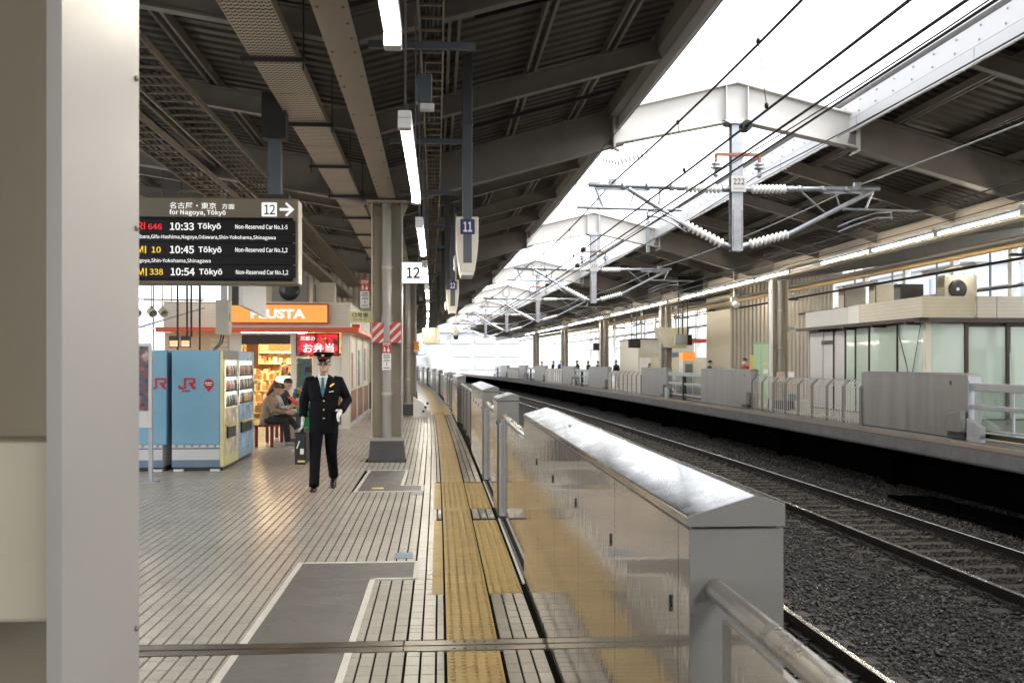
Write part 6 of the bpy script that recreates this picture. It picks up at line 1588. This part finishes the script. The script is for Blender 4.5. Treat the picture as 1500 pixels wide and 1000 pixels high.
# seated people on the bench (facing right)
SA = [((-.25,-.10,-.27),(-.12,-.33,-.30)), ((.25,-.10,-.27),(.12,-.33,-.30))]
person('seated person in tan jacket and black vest, nearest on the bench', (-3.36,19.9,0), rz=R(84), h=1.68, sit=True, lean=.22, top='c_tan', bot='c_black', hairm='hairbrown', hair='long', arms=SA, shoes='c_shoe', head_rot=(.45,0,0), bulk=1.12, legs=[((-.10,-.42,.52),(-.08,-.46,.10)),((.05,-.44,.60),(-.10,-.66,.36),(0,-.9,.3))])
rd, S2, HM2, sp2 = person('seated woman in grey top and beige trousers reading a book', (-3.36,20.75,0), rz=R(82), h=1.62, sit=True, lean=.15, top='c_grey', bot='c_khaki', hair='long', arms=[((-.23,-.10,-.26),(-.10,-.34,-.20)),((.23,-.10,-.26),(.10,-.34,-.20))], head_rot=(.45,0,0), shoes='c_brown')
person('seated dark-haired man in black behind the reading woman', (-3.36,21.6,0), rz=R(80), h=1.74, sit=True, lean=.2, top='c_black', bot='c_dkgrey', arms=SA, head_rot=(.4,0,0))
bk = thing('book', 'open red book in the hands of the seated reader', 'book', (-2.93,20.72,.86), rz=R(82))
for s in (-1,1): MB().obox((s*.075,0,.02),(.15,.012,.21),(-.9,0,s*.2)).build('cover', M['red'], bk, local=True); MB().obox((s*.072,.012,.024),(.138,.010,.195),(-.9,0,s*.2)).build('pages', M['white'], bk, local=True)
vest = MB(); vest.loft([vest.ering((0,-.02-.1*d,.5+d), rx, ry, 16) for d, rx, ry in ((.02,.19,.15),(.2,.205,.16),(.36,.215,.155),(.46,.20,.13))])
ve = bpy.data.objects.get('person')
# shoppers at the kiosk
person('shopper in white jacket bending at the kiosk shelves', (-4.02,26.0,0), rz=R(150), h=1.62, top='c_white', bot='c_black', hairm='hairbrown', hair='long', lean=.5)
person('kiosk clerk in dark cap behind the shelves', (-4.2,28.2,0), rz=R(20), h=1.66, top='c_black', bot='c_black')
# opposite platform passengers
def ypx(px, x):
    lo, hi = .5, 300; C, S = math.cos(R(3.92)), math.sin(R(3.92))
    for _ in range(50):
        m_ = (lo+hi)/2; X = x+off(m_); p = 750+1458*(X*C-m_*S)/(m_*C+X*S)
        if p > px: lo = m_
        else: hi = m_
    return lo
OPP = [(11.7,36.6,R(-80),'c_red','c_black','short',True,1.72,'passenger in red jacket and white mask on the opposite platform',0),
 (12.2,43.0,R(70),'c_green','c_black','short',True,1.66,'masked passenger in dark green looking at a phone on the opposite platform',.1),
 (11.1,49.6,R(0),'c_red','c_black','long',False,1.60,'brown-haired passenger leaning over the opposite barrier',.55),
 (11.8,60.5,R(-60),'c_black','c_black','short',False,1.72,'passenger in black before the office door on the opposite platform',.1),
 (11.9,67.0,R(60),'c_green','c_black','short',False,1.70,'right one of two dark-dressed passengers standing close together',0),
 (11.6,68.5,R(-70),'c_black','c_black','short',False,1.70,'left one of two dark-dressed passengers standing close together',.1),
 (11.7,73.2,R(-80),'c_black','c_black','short',False,1.74,'passenger in black just right of the one in blue, opposite platform',.12),
 (11.9,82.0,R(0),'c_blue','c_black','short',False,1.76,'passenger in bright blue on the opposite platform',0),
 (11.7,85.0,R(90),'c_black','c_dkgrey','short',False,1.74,'passenger in black just left of the one in blue, opposite platform',.1),
 (11.6,91.0,R(80),'c_white','c_black','short',False,1.70,'farthest passenger in white on the opposite platform',.2)]
for (x, y, rz, tp, bt_, hr, mk, hh, lab, ln) in OPP:
    person(lab, (x,y,OZ), rz=rz, h=hh, top=tp, bot=bt_, hair=hr, hairm='hairbrown' if hr == 'long' else 'hair', mask=mk, lean=ln, vox=.022, group='passengers on the opposite platform')
